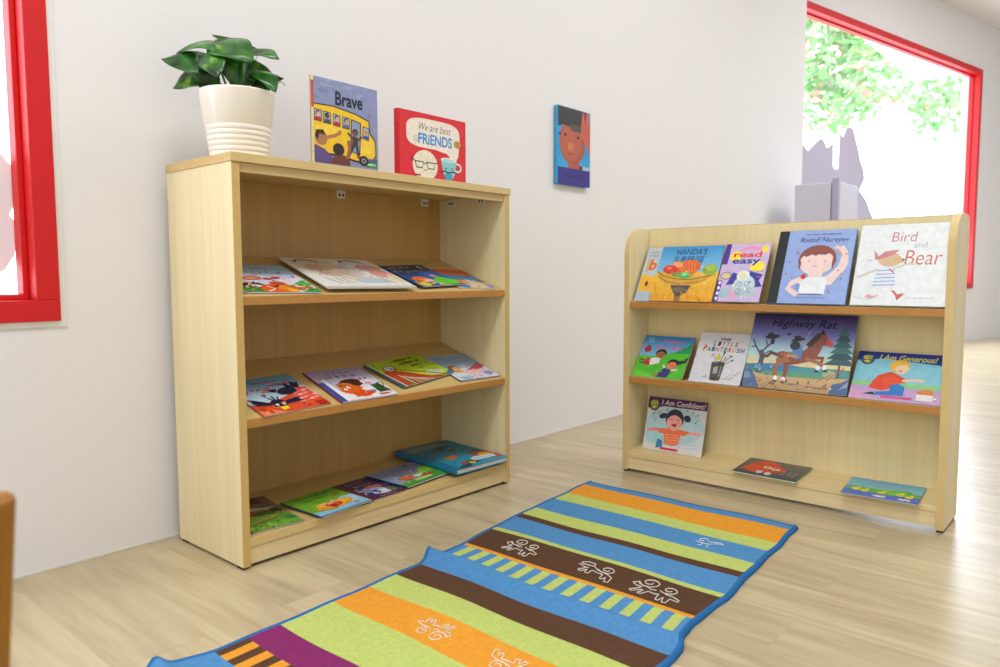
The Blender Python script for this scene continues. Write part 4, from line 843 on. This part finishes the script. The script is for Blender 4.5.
def art_boy(A):          # wall picture
    A.rect(0, 0, 1, 1, '#1f9ad2'); A.grad(0, .2, 1, .5, '#2aa6dc', '#1c90c8')
    A.poly([(.3, .2), (.34, .4), (.62, .4), (.68, .2)], '#b8542e'); A.ell(.44, .56, .40, .29, '#a84e34'); A.ell(.40, .55, .32, .24, '#b85a3a'); A.ell(.4, .5, .1, .06, '#cc6c44')
    A.poly([(0, .74), (.0, 1), (.9, 1), (.9, .76), (.8, .66), (.72, .70), (.5, .72), (.3, .76), (.16, .77), (.06, .74)], '#241a1c'); A.poly([(.3, .78), (.5, .8), (.76, .8), (.8, .68), (.62, .72), (.46, .7)], '#4a4236')
    A.ell(.22, .645, .04, .022, '#1c1410'); A.ell(.06, .645, .03, .022, '#1c1410'); A.ell(.62, .64, .05, .022, '#3a2218'); A.ell(.36, .5, .06, .05, '#d07a4c'); A.poly([(.22, .43), (.36, .41), (.48, .44), (.36, .385)], '#a02a38')
    A.poly([(.62, .66), (.7, .7), (.74, .98), (.8, .98), (.84, .84), (.88, 1), (.95, 1), (.94, .82), (1, .96), (1, .42), (.92, .52), (.84, .6)], '#c9583a'); A.line([(.84, .84), (.86, .7)], .012, '#8a3824'); A.line([(.94, .82), (.94, .68)], .012, '#8a3824')
    A.rect(0, 0, 1, .22, '#2a1c86'); A.words(.24, .09, .8, .15, '#17104e', 2, 1, .012)
    for k in range(4): A.rect(.76+k*.06, .22, .79+k*.06, .27, '#e8ddd4')
    A.rect(.66, .22, .74, .27, '#3a1c18')

# ------------------------------------------------------------------ books: lying on the tall bookcase's sloping shelves
def lying(z0, m, a, b, th, lift=0):
    e1 = Vector((1, 0, 0)); e2 = Vector((0, 1, m)).normalized(); n = e1.cross(e2)
    o = Vector((a, 1.44+b, z0+m*b))+n*lift
    return frame_mat(o, e1*math.cos(th)+e2*math.sin(th), -e1*math.sin(th)+e2*math.cos(th))
G1 = 'picture books lying on the top shelf of the tall bookcase'
G2 = 'picture books lying on the middle shelf of the tall bookcase'
G3 = 'picture books lying on the bottom shelf of the tall bookcase'
def zsurf(z, s): return z+s*(1.44-(BY+.003))
Z1, Z2, Z3 = zsurf(.5914, SL1), zsurf(.3267, SL2), zsurf(.0661, SL3)
c1 = 1/math.sqrt(1+SL1**2)
g = .0008
book(lying(Z1, SL1, .836, .006, -.065, .0045+g), .188, .196, .0035, art_animals, 'pale blue book with orange cartoon animals, first from the left on the top shelf', G1, '#c4c8e0')
book(lying(Z1, SL1, 1.500, .009, -.10, .0035+g), .138, .170, .0035, art_orange_top, 'orange-topped book in the right corner of the top shelf, under the dark blue one', G1, '#c9b79a')
book(lying(Z1, SL1, 1.352, .008, .085, .0090+g), .172, .176, .0035, art_rocket, 'dark blue book with a bright green sheet on its cover, beside the wide white book', G1, '#26305c')
book(lying(Z1, SL1, 1.041, .000, -.028, .0145+g), .273, .228, .0045, art_white_wide, 'wide white book with soft pink and grey drawings, widest on the top shelf', G1, '#e6e2dc')

book(lying(Z2, SL2, .862, -.010, .056, .0035+g), .183, .174, .0035, art_crows, 'blue book with two black birds above red bricks, at left of the middle shelf', G2, '#a8443c')
book(lying(Z2, SL2, 1.073, -.006, -.014, .005+g), .174, .174, .005, art_fox_kettle, 'lilac book with an orange fox and a green kettle on the middle shelf', G2, '#4a3a5c', spine='#8c2438')
book(lying(Z2, SL2, 1.496, .006, -.035, .0035+g), .166, .170, .0035, art_singer, 'light blue book with a pink scarf figure at right end of the middle shelf', G2, '#2a2a3a')
book(lying(Z2, SL2, 1.290, .014, .18, .0075+g), .226, .150, .0035, art_school_clock, 'lime green book with a brown roof and clock on the middle shelf', G2, '#4a5560')

book(lying(Z3, SL3, .838, .010, -.115, .0035+g), .125, .222, .0035, art_jungle, 'brown and green jungle book in the left corner of the bottom shelf', G3, '#4c4238')
book(lying(Z3, SL3, .997, -.024, .085, .0075+g), .160, .156, .0035, art_goldfish, 'green book with a yellow and red fish poking over the bottom shelf edge', G3, '#3a4a68')
book(lying(Z3, SL3, 1.162, -.007, .06, .0035+g), .118, .162, .0035, art_purple_pup, 'dark purple book between the green fish book and the grey-blue book', G3, '#3a1c3c')
book(lying(Z3, SL3, 1.287, .004, .11, .0085+g), .186, .156, .0045, art_meadow, 'grey-blue and green book with dark blue spine, partly under the thick teal book', G3, '#1c2c5c')
book(lying(Z3, SL3, 1.452, -.018, -.03, .0245+g), .212, .272, .0155, art_ocean, 'thick teal hardback, largest book on the bottom shelf, in its right corner', G3, '#1878a0', hard=True)

# books standing on top of the bookcase
def upright(x, y, z, lean):
    return frame_mat(Vector((x, y, z)), (1, 0, 0), (0, math.sin(lean), math.cos(lean)))
bus = book(upright(1.050, 1.500, BH+.0008, 0), .2006, .2145, .004, art_bus, 'blue book with a yellow school bus, standing slightly open on the bookcase top', None, '#8a90b6', spine='#c8b070')
mb = MB(); a_ = math.radians(24)
mb.prism([(0, 0, -.0042), (.2*math.cos(a_), 0, -.0042-.2*math.sin(a_)), (.2*math.cos(a_)-.0004, 0, -.0050-.2*math.sin(a_)), (0, 0, -.0052)], (0, .2145, 0), 0, lin('#8a90b6')); mb.build('back_cover', M_print, bus)
book(upright(1.323, 1.500, BH+.0008, 0), .255, .184, .020, art_friends, 'thick red board book with a pale blue teacup, standing on the bookcase top', None, '#d8142a', rnd=.012)

# ------------------------------------------------------------------ books: face out on the low rack
def leaning(yl, yr, zb, zt, xb=2.055, xt=2.148, dx=0, th=0.0):
    v = Vector((xt-xb, 0, zt-zb)); u = Vector((0, -1, 0)); n = u.cross(v.normalized())
    u2 = u*math.cos(th)+v.normalized()*math.sin(th); v2 = v.normalized()*math.cos(th)-u*math.sin(th)
    return frame_mat(Vector((xb, yl, zb))+n*dx, u2, v2), yl-yr, v.length
GR1 = 'picture books leaning on the upper shelf of the low rack'
GR2 = 'picture books leaning on the middle shelf of the low rack'
GR3 = 'picture books on the bottom board of the low rack'
def rackbook(args, t, art, label, grp, base, kw={}, **k):
    m, w, h = leaning(*args, **kw); book(m, w, h, t, art, label, grp, base, **k)
Zr1, Zr2 = .5512, .3112
rackbook((1.218, 1.08, Zr1+.0015, .722), .003, art_grey_letter, 'pale grey book with orange letters, mostly hidden at the upper rack shelf corner', GR1, '#a8b4c2')
rackbook((1.163, .955, Zr1+.002, .722), .004, art_fruit, 'blue and yellow book with a bowl of fruit, on the upper rack shelf', GR1, '#d8a030', kw=dict(dx=.0045))
rackbook((.948, .812, Zr1+.0022, .722), .004, art_read_easy, 'narrow lilac book reading read easy, on the upper rack shelf', GR1, '#c0a8d0', kw=dict(dx=.009))
rackbook((.789, .584, Zr1+.004, .757), .009, art_dancer, 'light blue hardback with black spine and a dancer raising one arm', GR1, '#8298cc', kw=dict(dx=.003), spine='#0c0f18', hard=True)
rackbook((.571, .3545, Zr1+.004, .764), .008, art_bird_bear, 'large white book with red hand lettering and a bear in a striped shirt', GR1, '#dfe3e6', kw=dict(dx=.003), hard=True)
rackbook((1.2235, 1.049, Zr2+.002, .437), .006, art_slide_kids, 'small green book with two tumbling children, at left of the middle rack shelf', GR2, '#c8803c')
rackbook((1.026, .865, Zr2+.002, .457), .004, art_paintbrush, 'small white book with a grey jar of paintbrushes on the middle rack shelf', GR2, '#b8a8b0')
rackbook((.857, .573, Zr2+.003, .521), .007, art_horse, 'large purple book with a brown horse and fir tree, on the middle rack shelf', GR2, '#3a3250', kw=dict(dx=.002))
rackbook((.568, .3570, Zr2+.0015, .428), .004, art_generous, 'blue book with a blond child in a red shirt, middle rack shelf', GR2, '#a88cc0')
zb4 = .066+SL4*.047
rackbook((1.204, .999, zb4+.001, .237), .004, art_confident, 'purple-banded white book with a laughing girl, upright on the rack bottom board', GR3, '#d8d4cc', kw=dict(xb=2.097, xt=2.140), rnd=.008)
def lying_x(a, b, th, lift):
    e1 = Vector((0, -1, 0)); e2 = Vector((1, 0, SL4)).normalized(); n = e1.cross(e2)
    o = Vector((2.05+b, a, .066+SL4*b))+n*lift
    return frame_mat(o, e1*math.cos(th)+e2*math.sin(th), -e1*math.sin(th)+e2*math.cos(th))
book(lying_x(.869, -.024, -.018, .0055), .182, .135, .0045, art_fox_red, 'dark grey book with a red fox face lying flat on the rack bottom board', GR3, '#4a8a4a')
book(lying_x(.568, -.036, .045, .0040), .179, .130, .0030, art_ducks, 'light blue book with yellow ducks lying flat at right of the rack bottom board', GR3, '#7a90a8')

# picture hung on the long wall
tw = Matrix(((1, 0, 0, 2.345), (0, 0, -1, YW-.019), (0, 1, 0, .993), (0, 0, 0, 1)))
book(tw, .222, .300, .0165, art_boy, 'bright blue and purple picture of a dark-haired face, hung on the white wall', None, '#1c9ad6', spine='#26a2dc', name='wall_picture', cat='picture', hard=True)

# ------------------------------------------------------------------ rug
RC = {}
for nme, c in dict(blue=(82, 138, 188), orange=(226, 152, 50), lime=(186, 198, 108), brown=(90, 62, 44), purple=(132, 44, 98), thread=(232, 226, 214), edge=(48, 108, 168)).items():
    RC[nme] = plain('rug_'+nme, c, .95, bump=.7, bscale=110, var=.15, spec=.12)
rug_mats = [RC[k] for k in ('blue', 'orange', 'lime', 'brown', 'purple', 'edge')]
RI = dict(blue=0, orange=1, lime=2, brown=3, purple=4, edge=5)
stripes = [(1.846, 'edge'), (1.838, 'blue'), (1.805, 'orange'), (1.698, 'lime'), (1.635, 'blue'), (1.54, 'lime'), (1.475, 'brown'), (1.445, 'blue'), (1.353, 'lime'), (1.334, 'brown'),
           (1.2255, 'orange'), (1.2125, 'checks'), (1.143, 'blue'), (1.067, 'brown'), (.995, 'lime'), (.919, 'orange'), (.828, 'lime'), (.708, 'purple'), (.644, 'bars'), (.583, 'blue'),
           (.470, 'edge'), (.462, None)]
def interp(T, x):
    for (a, b), (c, d) in zip(T, T[1:]):
        if c <= x <= a or a <= x <= c: t = (x-a)/(c-a); return b+(d-b)*t
    return T[-1][1]
LEFT = [(1.846, 1.245), (1.70, 1.229), (1.55, 1.222), (1.34, 1.197), (1.2, 1.176), (1.15, 1.173), (1.125, 1.192), (1.10, 1.182), (1.067, 1.167), (.92, 1.160), (.7, 1.149), (.583, 1.152), (.52, 1.166), (.49, 1.172), (.44, 1.15), (0, 1.13)]
RIGHT = [(1.846, .617), (1.7, .604), (1.54, .595), (1.34, .577), (1.2, .580), (1.14, .568), (1.11, .552), (1.06, .548), (.8, .545), (.5, .53), (0, .51)]
def rug_z(x, t):
    xf = 1.117+.006*math.sin(t*7); z = .0068
    z += .017*math.exp(-((x-xf)/.014)**2)*(1-.35*t)
    xf2 = .497; z += .016*math.exp(-((x-xf2)/.014)**2)
    z += .0016*(1+math.sin(x*19+t*5))*(.5+.5*math.sin(t*9+x*4))
    z += .0035*math.exp(-((x-1.30)/.05)**2)*math.exp(-((t-.5)/.3)**2)
    z += .006*math.exp(-((x-.93)/.05)**2)*math.exp(-((t-.45)/.25)**2)
    return z
xs = [1.846]
for (a, _), (b, _) in zip(stripes, stripes[1:]):
    n = max(1, int(math.ceil((a-b)/.008))); xs += [a+(b-a)*k/n for k in range(1, n+1)]
ts = [0, .006, .012, .018, .024]
edges = []
NB = 13
for k in range(NB):
    edges += [.03+.955*(k+.22)/NB, .03+.955*(k+.72)/NB]
fine = sorted(set([round(e, 5) for e in edges]+[.978, .984, .989, .995, 1.0]))
allt = ts[:]
for e in fine:
    prev = allt[-1]; n = max(1, int(math.ceil((e-prev)/.02))); allt += [prev+(e-prev)*k/n for k in range(1, n+1)]
rug_root = empty('rug', Vector((.95, .86, 0)))
tag(rug_root, 'striped blue, lime, orange and brown cloth rug with stitched goats, folded on the floor', 'rug')
ro = Matrix.Translation((-.95, -.86, 0))
mb = MB(); nt = len(allt); V = []
def rug_pt(x, t, dz=0):
    yl, yr = interp(LEFT, x), interp(RIGHT, x)
    wob = .0015*math.sin(x*40)
    e = min(t, 1-t); rz = rug_z(x, t)
    if e < .020: rz += .0022*math.sin(PI*e/.020)-(.0035*(1-e/.006) if e < .006 else 0)
    wx = .0042*math.sin(t*9.5+x*6)*math.sin(PI*t)
    return Vector((x+wx, yl+(yr-yl)*t+wob, rz+dz))
for x in xs:
    for t in allt: V.append(rug_pt(x, t))
F = []; MI = []
def stripe_at(x):
    for (a, c), (b, _) in zip(stripes, stripes[1:]):
        if b <= x <= a: return c
for i in range(len(xs)-1):
    xm = (xs[i]+xs[i+1])/2; c = stripe_at(xm)
    for j in range(nt-1):
        tm = (allt[j]+allt[j+1])/2
        if tm < .018 or tm > .984: k = 'edge'
        else: k = c
        if k == 'checks':
            q = ((tm-.03)/.955*NB) % 1; k = 'lime' if (.22 < q < .72 and tm > .03) else 'blue'
        if k == 'bars':
            q = ((tm-.03)/.955*NB) % 1; k = 'orange' if (.22 < q < .72 and tm > .03) else 'brown'
        F.append((i*nt+j, i*nt+j+1, (i+1)*nt+j+1, (i+1)*nt+j)); MI.append(RI[k])
# the cloth edge down to the floor
ring = [j for j in range(nt)]+[i*nt+nt-1 for i in range(1, len(xs))]+[(len(xs)-1)*nt+j for j in range(nt-2, -1, -1)]+[i*nt for i in range(len(xs)-2, 0, -1)]
nb = len(V)
for q in ring: V.append(Vector((V[q].x, V[q].y, max(.0004, V[q].z-.005 if V[q].z > .009 else .0004))))
for k in range(len(ring)):
    k2 = (k+1) % len(ring); F.append((ring[k], nb+k, nb+k2, ring[k2])); MI.append(5)
mb.add(V, F, 0, None, True); mb.m = MI
mb.build('woven_cloth', rug_mats, rug_root, ro)
def stitch(name, cx, cy, w, h, polys, flip=False, rot=0):
    mb = MB()
    def P(u, v):
        if flip: u, v = 1-u, 1-v
        a, b = (u-.5)*w, (v-.5)*h; a, b = a*math.cos(rot)-b*math.sin(rot), a*math.sin(rot)+b*math.cos(rot)
        x, y = cx+b, cy-a
        yl, yr = interp(LEFT, x), interp(RIGHT, x); t = (y-yl)/(yr-yl)
        return Vector((x, y, rug_z(x, t)+.0006))
    for poly in polys:
        pts = []
        for (a, b), (c, d) in zip(poly, poly[1:]):
            n = max(1, int(math.hypot((c-a)*w, (d-b)*h)/.006)); pts += [(a+(c-a)*k/n, b+(d-b)*k/n) for k in range(n)]
        pts.append(poly[-1]); mb.tube([P(*p) for p in pts], .0010, 5)
    mb.build(name, RC['thread'], rug_root, ro)['label'] = 'white stitched outline of an animal'
def spiral(u, v, r, turns, a0, k=26, ry=None):
    ry = ry or r
    return [(u+r*(1-.8*i/k)*math.cos(a0+turns*2*PI*i/k), v+ry*(1-.8*i/k)*math.sin(a0+turns*2*PI*i/k)) for i in range(k+1)]
goat = [spiral(.27, .72, .21, 1.5, -2.6, ry=.25), spiral(.68, .66, .17, 1.4, -2.4, ry=.2),
        [(.02, .5), (.1, .62), (.2, .5), (.3, .5), (.42, .44), (.5, .48)], [(.02, .5), (.12, .42), (.24, .42)],
        [(.24, .42), (.2, .3), (.12, .16), (.18, .12), (.28, .3), (.33, .3), (.3, .12), (.37, .12), (.42, .32), (.55, .3), (.62, .34), (.66, .1), (.72, .08), (.74, .28), (.8, .06), (.87, .08), (.85, .3), (1, .28), (1, .36), (.84, .44), (.7, .44)]]
goat_b = [spiral(.66, .72, .19, 1.5, -2.6, ry=.23), [(.04, .62), (.12, .78), (.3, .8), (.36, .66), (.1, .56), (.04, .62)],
          [(.3, .5), (.26, .4), (.2, .2), (.28, .18), (.34, .38), (.38, .2), (.46, .2), (.44, .42), (.6, .4), (.72, .42), (.76, .2), (.82, .2), (.84, .34), (.92, .12), (1, .16), (.94, .42), (.8, .5), (.5, .54), (.36, .66)], [(.04, .5), (.2, .46), (.28, .44)]]
bird = [spiral(.28, .62, .2, .8, 1.0, ry=.24), [(.1, .4), (.3, .3), (.6, .34), (.8, .6), (1, .62), (.86, .78), (.66, .66), (.46, .6)], [(.4, .3), (.42, .06), (.34, .02)], [(.58, .32), (.62, .08), (.7, .04)]]
for (cx, cy, w, h, sh, fl, r) in ((1.283, 1.045, .104, .088, goat, False, -.05), (1.280, .842, .104, .080, goat_b, False, -.1), (1.279, .698, .116, .094, goat, False, -.05),
                                  (1.590, .736, .07, .062, bird, False, 0), (.872, .915, .085, .066, goat, True, .1), (.872, .74, .085, .066, goat_b, True, .1)):
    stitch('stitched_animal', cx, cy, w, h, sh, fl, r)

# ------------------------------------------------------------------ potted plant on the bookcase
PX, PY = .896, 1.56
pl = empty('potted_plant', Vector((PX, PY, BH)))
tag(pl, 'green leafy trailing plant in a white ribbed pot on the bookcase top', 'plant')
def lathe(prof, n=56):
    mb = MB(); vs = [(r*math.cos(2*PI*k/n), r*math.sin(2*PI*k/n), z) for r, z in prof for k in range(n)]
    fs = [(i*n+k, i*n+(k+1) % n, (i+1)*n+(k+1) % n, (i+1)*n+k) for i in range(len(prof)-1) for k in range(n)]
    mb.add(vs, fs+[tuple(range(n))[::-1]], 0, None, True); return mb
def R(z): return .0625+.0205*(z/.153)
pr = [(.0605, .0005), (.0625, .003)]
for k in range(6):
    z = .008+k*.0115
    pr += [(R(z), z), (R(z)+.0001, z+.0084), (R(z)-.0003, z+.0094), (R(z)-.0003, z+.0106)]
pr += [(R(.078), .078), (R(.148), .148), (R(.153)+.0006, .151), (R(.153), .153), (R(.153)-.003, .1535), (R(.153)-.0045, .151), (R(.13)-.0045, .13), (.001, .129)]
lathe(pr).build('pot', M_white, pl)
lathe([(.0745, .1300), (.0760, .133), (.05, .137), (.001, .139)]).build('soil', M_soil, pl)
def leaf(base, tip, width, up, droop=.25, fold=.3, stem=True):
    """heart-shaped leaf; base and tip relative to the pot's foot"""
    base, tip, up = Vector(base), Vector(tip), Vector(up).normalized()
    ax = tip-base; L = ax.length; t = ax.normalized(); sd = t.cross(up).normalized(); n = sd.cross(t).normalized()
    NU, NV = 12, 8; vs = []
    for i in range(NU+1):
        u = i/NU
        wv = width*.5*(math.sin(PI*min(1, u**.62))**.8)*(1-.15*u)+.0006
        if i == NU: wv = .0004
        back = -.10*L*(1-u)**3
        for j in range(NV+1):
            s = (j/NV-.5)*2
            h = -abs(s)**1.2*wv*fold + droop*L*(math.sin(PI*u)*.55) + .0018*math.sin(u*9+s*3)
            vs.append(base+t*(L*u+back*abs(s)*(abs(s) < 1.1))+sd*(s*wv)+n*h)
    fs = [(i*(NV+1)+j, i*(NV+1)+j+1, (i+1)*(NV+1)+j+1, (i+1)*(NV+1)+j) for i in range(NU) for j in range(NV)]
    mb = MB(); mb.add(vs, fs, 0, None, True)
    o = mb.build('leaf', M_leaf, pl)
    so_ = o.modifiers.new('thickness', 'SOLIDIFY'); so_.thickness = .0007
    if stem:
        root = Vector((base.x*.25, base.y*.25, .136)); mid = (root+base)*.5+Vector((0, 0, .02))
        s = MB(); s.tube([root, mid, base, base+t*L*.1+n*(droop*L*.15)], .0017, 6); s.build('stem', M_stem, pl)
PLEAVES = [
    # (image-right, depth toward the wall, height above pot foot) pairs are turned into x, y below
    ((.050, .01, .250), (-.060, .02, .288), .044, (0, -.5, 1), .10, .3),
    ((.000, -.01, .245), (-.126, -.02, .236), .078, (0, -.6, 1), .32, .2),
    ((-.015, .00, .215), (-.122, .0, .238), .040, (0, -.3, 1), .05, .4),
    ((-.045, -.03, .212), (-.147, -.05, .216), .085, (.1, -1, .8), .05, .12),
    ((-.070, -.01, .195), (-.132, -.03, .158), .062, (-.2, -1, .5), .15, .15),
    ((-.040, -.05, .228), (-.010, -.085, .168), .066, (0, -1, .6), .15, .15),
    ((-.052, -.02, .160), (-.068, -.05, .232), .056, (-.1, -1, .4), .1, .12),
    ((-.030, -.02, .262), (.056, -.06, .205), .100, (.2, -.9, .8), .20, .15),
    ((.040, -.03, .175), (-.030, -.06, .245), .080, (.1, -1, .6), .08, .12),
    ((.036, .00, .250), (.102, -.02, .224), .062, (.2, -.7, 1), .18, .2),
    ((.052, -.01, .200), (.100, -.045, .146), .058, (.5, -.8, .6), .25, .15),
    ((.000, -.03, .165), (.046, -.06, .222), .056, (0, -1, .5), .1, .12),
    ((.060, .02, .170), (.020, .02, .240), .06, (.1, -1, .5), .1, .15),
    ((.020, .03, .200), (-.040, .07, .235), .06, (0, .3, 1), .2, .2),
    ((.030, .04, .190), (.085, .07, .205), .06, (0, .3, 1), .2, .2),
    ((-.030, .03, .175), (-.085, .06, .185), .06, (0, .3, 1), .2, .2),
]
rgt = Vector((math.sin(YAW), -math.cos(YAW), 0)); fwd = Vector((math.cos(YAW), math.sin(YAW), 0))
def PP(a): v = rgt*a[0]+fwd*a[1]; return (v.x, v.y, a[2])
def PD(a): v = rgt*a[0]+fwd*a[1]; return (v.x, v.y, a[2])
for b, t_, w_, up, dr, fo in PLEAVES: leaf(PP(b), PP(t_), w_, PD(up), dr, fo)
mb = MB(); mb.tube([PP(p) for p in ((.099, -.045, .148), (.102, -.045, .163), (.112, -.045, .168), (.121, -.045, .160))], .0012, 6); mb.build('stem', M_stem, pl)

# ------------------------------------------------------------------ child's chair at the left, only its back edge in view
B_ = Vector((.655, -.756, 0)); A_ = Vector((.756, .655, 0))       # B_: from the seat towards the backrest, A_: across the chair
ch = empty('child_chair', Vector((.1628, .6038, 0))-A_*.122-B_*.200)
ch.matrix_world = Matrix(((A_.x, B_.x, 0, ch.location.x), (A_.y, B_.y, 0, ch.location.y), (0, 0, 1, 0), (0, 0, 0, 1)))
tag(ch, "orange-brown varnished wooden child's chair, only its back edge showing at far left", 'chair')
LEAN = Matrix.Translation((0, .147, .24)) @ Matrix.Rotation(math.radians(-5.2), 4, 'X') @ Matrix.Translation((0, -.147, -.24))
def slab(name, a, b, r, mt=None):
    mb = MB(); mb.box(a, b, mat=mt); o = mb.build(name, M_chair, ch, bevel=r); o.modifiers['bevel'].segments = 4; return o
for sx in (-1, 1):
    slab('back_post', (sx*.122-.013, .147, .20), (sx*.122+.013, .175, .482), .008, LEAN)
    slab('leg', (sx*.122-.013, .120, 0), (sx*.122+.013, .146, .255), .003)
    slab('leg', (sx*.122-.013, -.14, 0), (sx*.122+.013, -.114, .255), .003)
slab('top_rail', (-.109, .152, .42), (.109, .168, .472), .004, LEAN)
slab('lower_rail', (-.109, .152, .33), (.109, .168, .37), .004, LEAN)
slab('seat', (-.14, -.15, .255), (.14, .146, .273), .005)
slab('stretcher', (-.109, .127, .12), (.109, .139, .145), .002)

# ------------------------------------------------------------------ white cabinet and paper shapes by the far window
cb = empty('white_cabinet', Vector((4.8, 1.49, 0)))
tag(cb, 'plain white cabinet standing in the far corner behind the low rack', 'cabinet')
co = Matrix.Translation((-4.8, -1.49, 0))
mb = MB(); mb.box((4.62, 1.36, .02), (4.98, 1.62, 1.18)); mb.build('body', M_cab, cb, co, bevel=.004)
mb = MB(); mb.box((4.600, 1.405, .05), (4.618, 1.617, 1.175)); mb.build('door', M_cab, cb, co, bevel=.004)
mb = MB(); mb.box((4.596, 1.362, .02), (4.62, 1.400, 1.20)); mb.build('corner_post', M_cab2, cb, co, bevel=.004)
mb = MB(); mb.box((4.63, 1.37, 0), (4.97, 1.61, .02)); mb.build('base', M_cab2, cb, co)
def cutout(name, pts, mw, y, label, cat, th=.004, mat=None):
    mb = MB(); mb.prism([(x, y, z) for x, z in pts], (0, th, 0)); o = mb.build(name, mat or M_card, None, mw); tag(o, label, cat); return o
sil = [(.172, .575), (.30, .955), (.335, 1.29), (.325, 1.35), (.304, 1.56), (.33, 1.60), (.37, 1.565), (.423, 1.53), (.50, 1.585), (.591, 1.64), (.64, 1.62), (.677, 1.575), (.72, 1.60), (.757, 1.616), (.762, 1.45), (.80, 1.425), (.845, 1.44), (.852, 1.707), (.90, 1.68), (.94, 1.75), (1.009, 1.77), (1.05, 1.75), (1.091, 1.672), (1.14, 1.59), (1.163, 1.526), (1.22, 1.46), (1.24, 1.393), (1.20, 1.34), (1.164, 1.295), (1.22, 1.26), (1.278, 1.224), (1.35, 1.14), (1.418, 1.056), (1.495, .914), (1.53, .575)]
cutout('paper_cutout', sil, A2, .045, 'large pale lilac paper shape with jagged top stuck in the far window', 'window decoration')
r_ = [(.50, .60), (.35, .60)]
bump = [(.30, .62), (.471, .644), (.480, .652), (.496, .679), (.503, .720), (.498, .750), (.491, .761), (.500, .781), (.506, .823), (.504, .845), (.497, .862), (.482, .881), (.45, .90), (.30, .90)]
bump = [(x*1.045, .6347+(z-.6347)*1.045) for x, z in bump]
cutout('paper_cutout', bump, Matrix.Translation((0, YW, 0)), .075, 'pale grey rounded paper shape stuck in the window at the left edge', 'window decoration', mat=plain('pale_card', (244, 244, 248), .8))
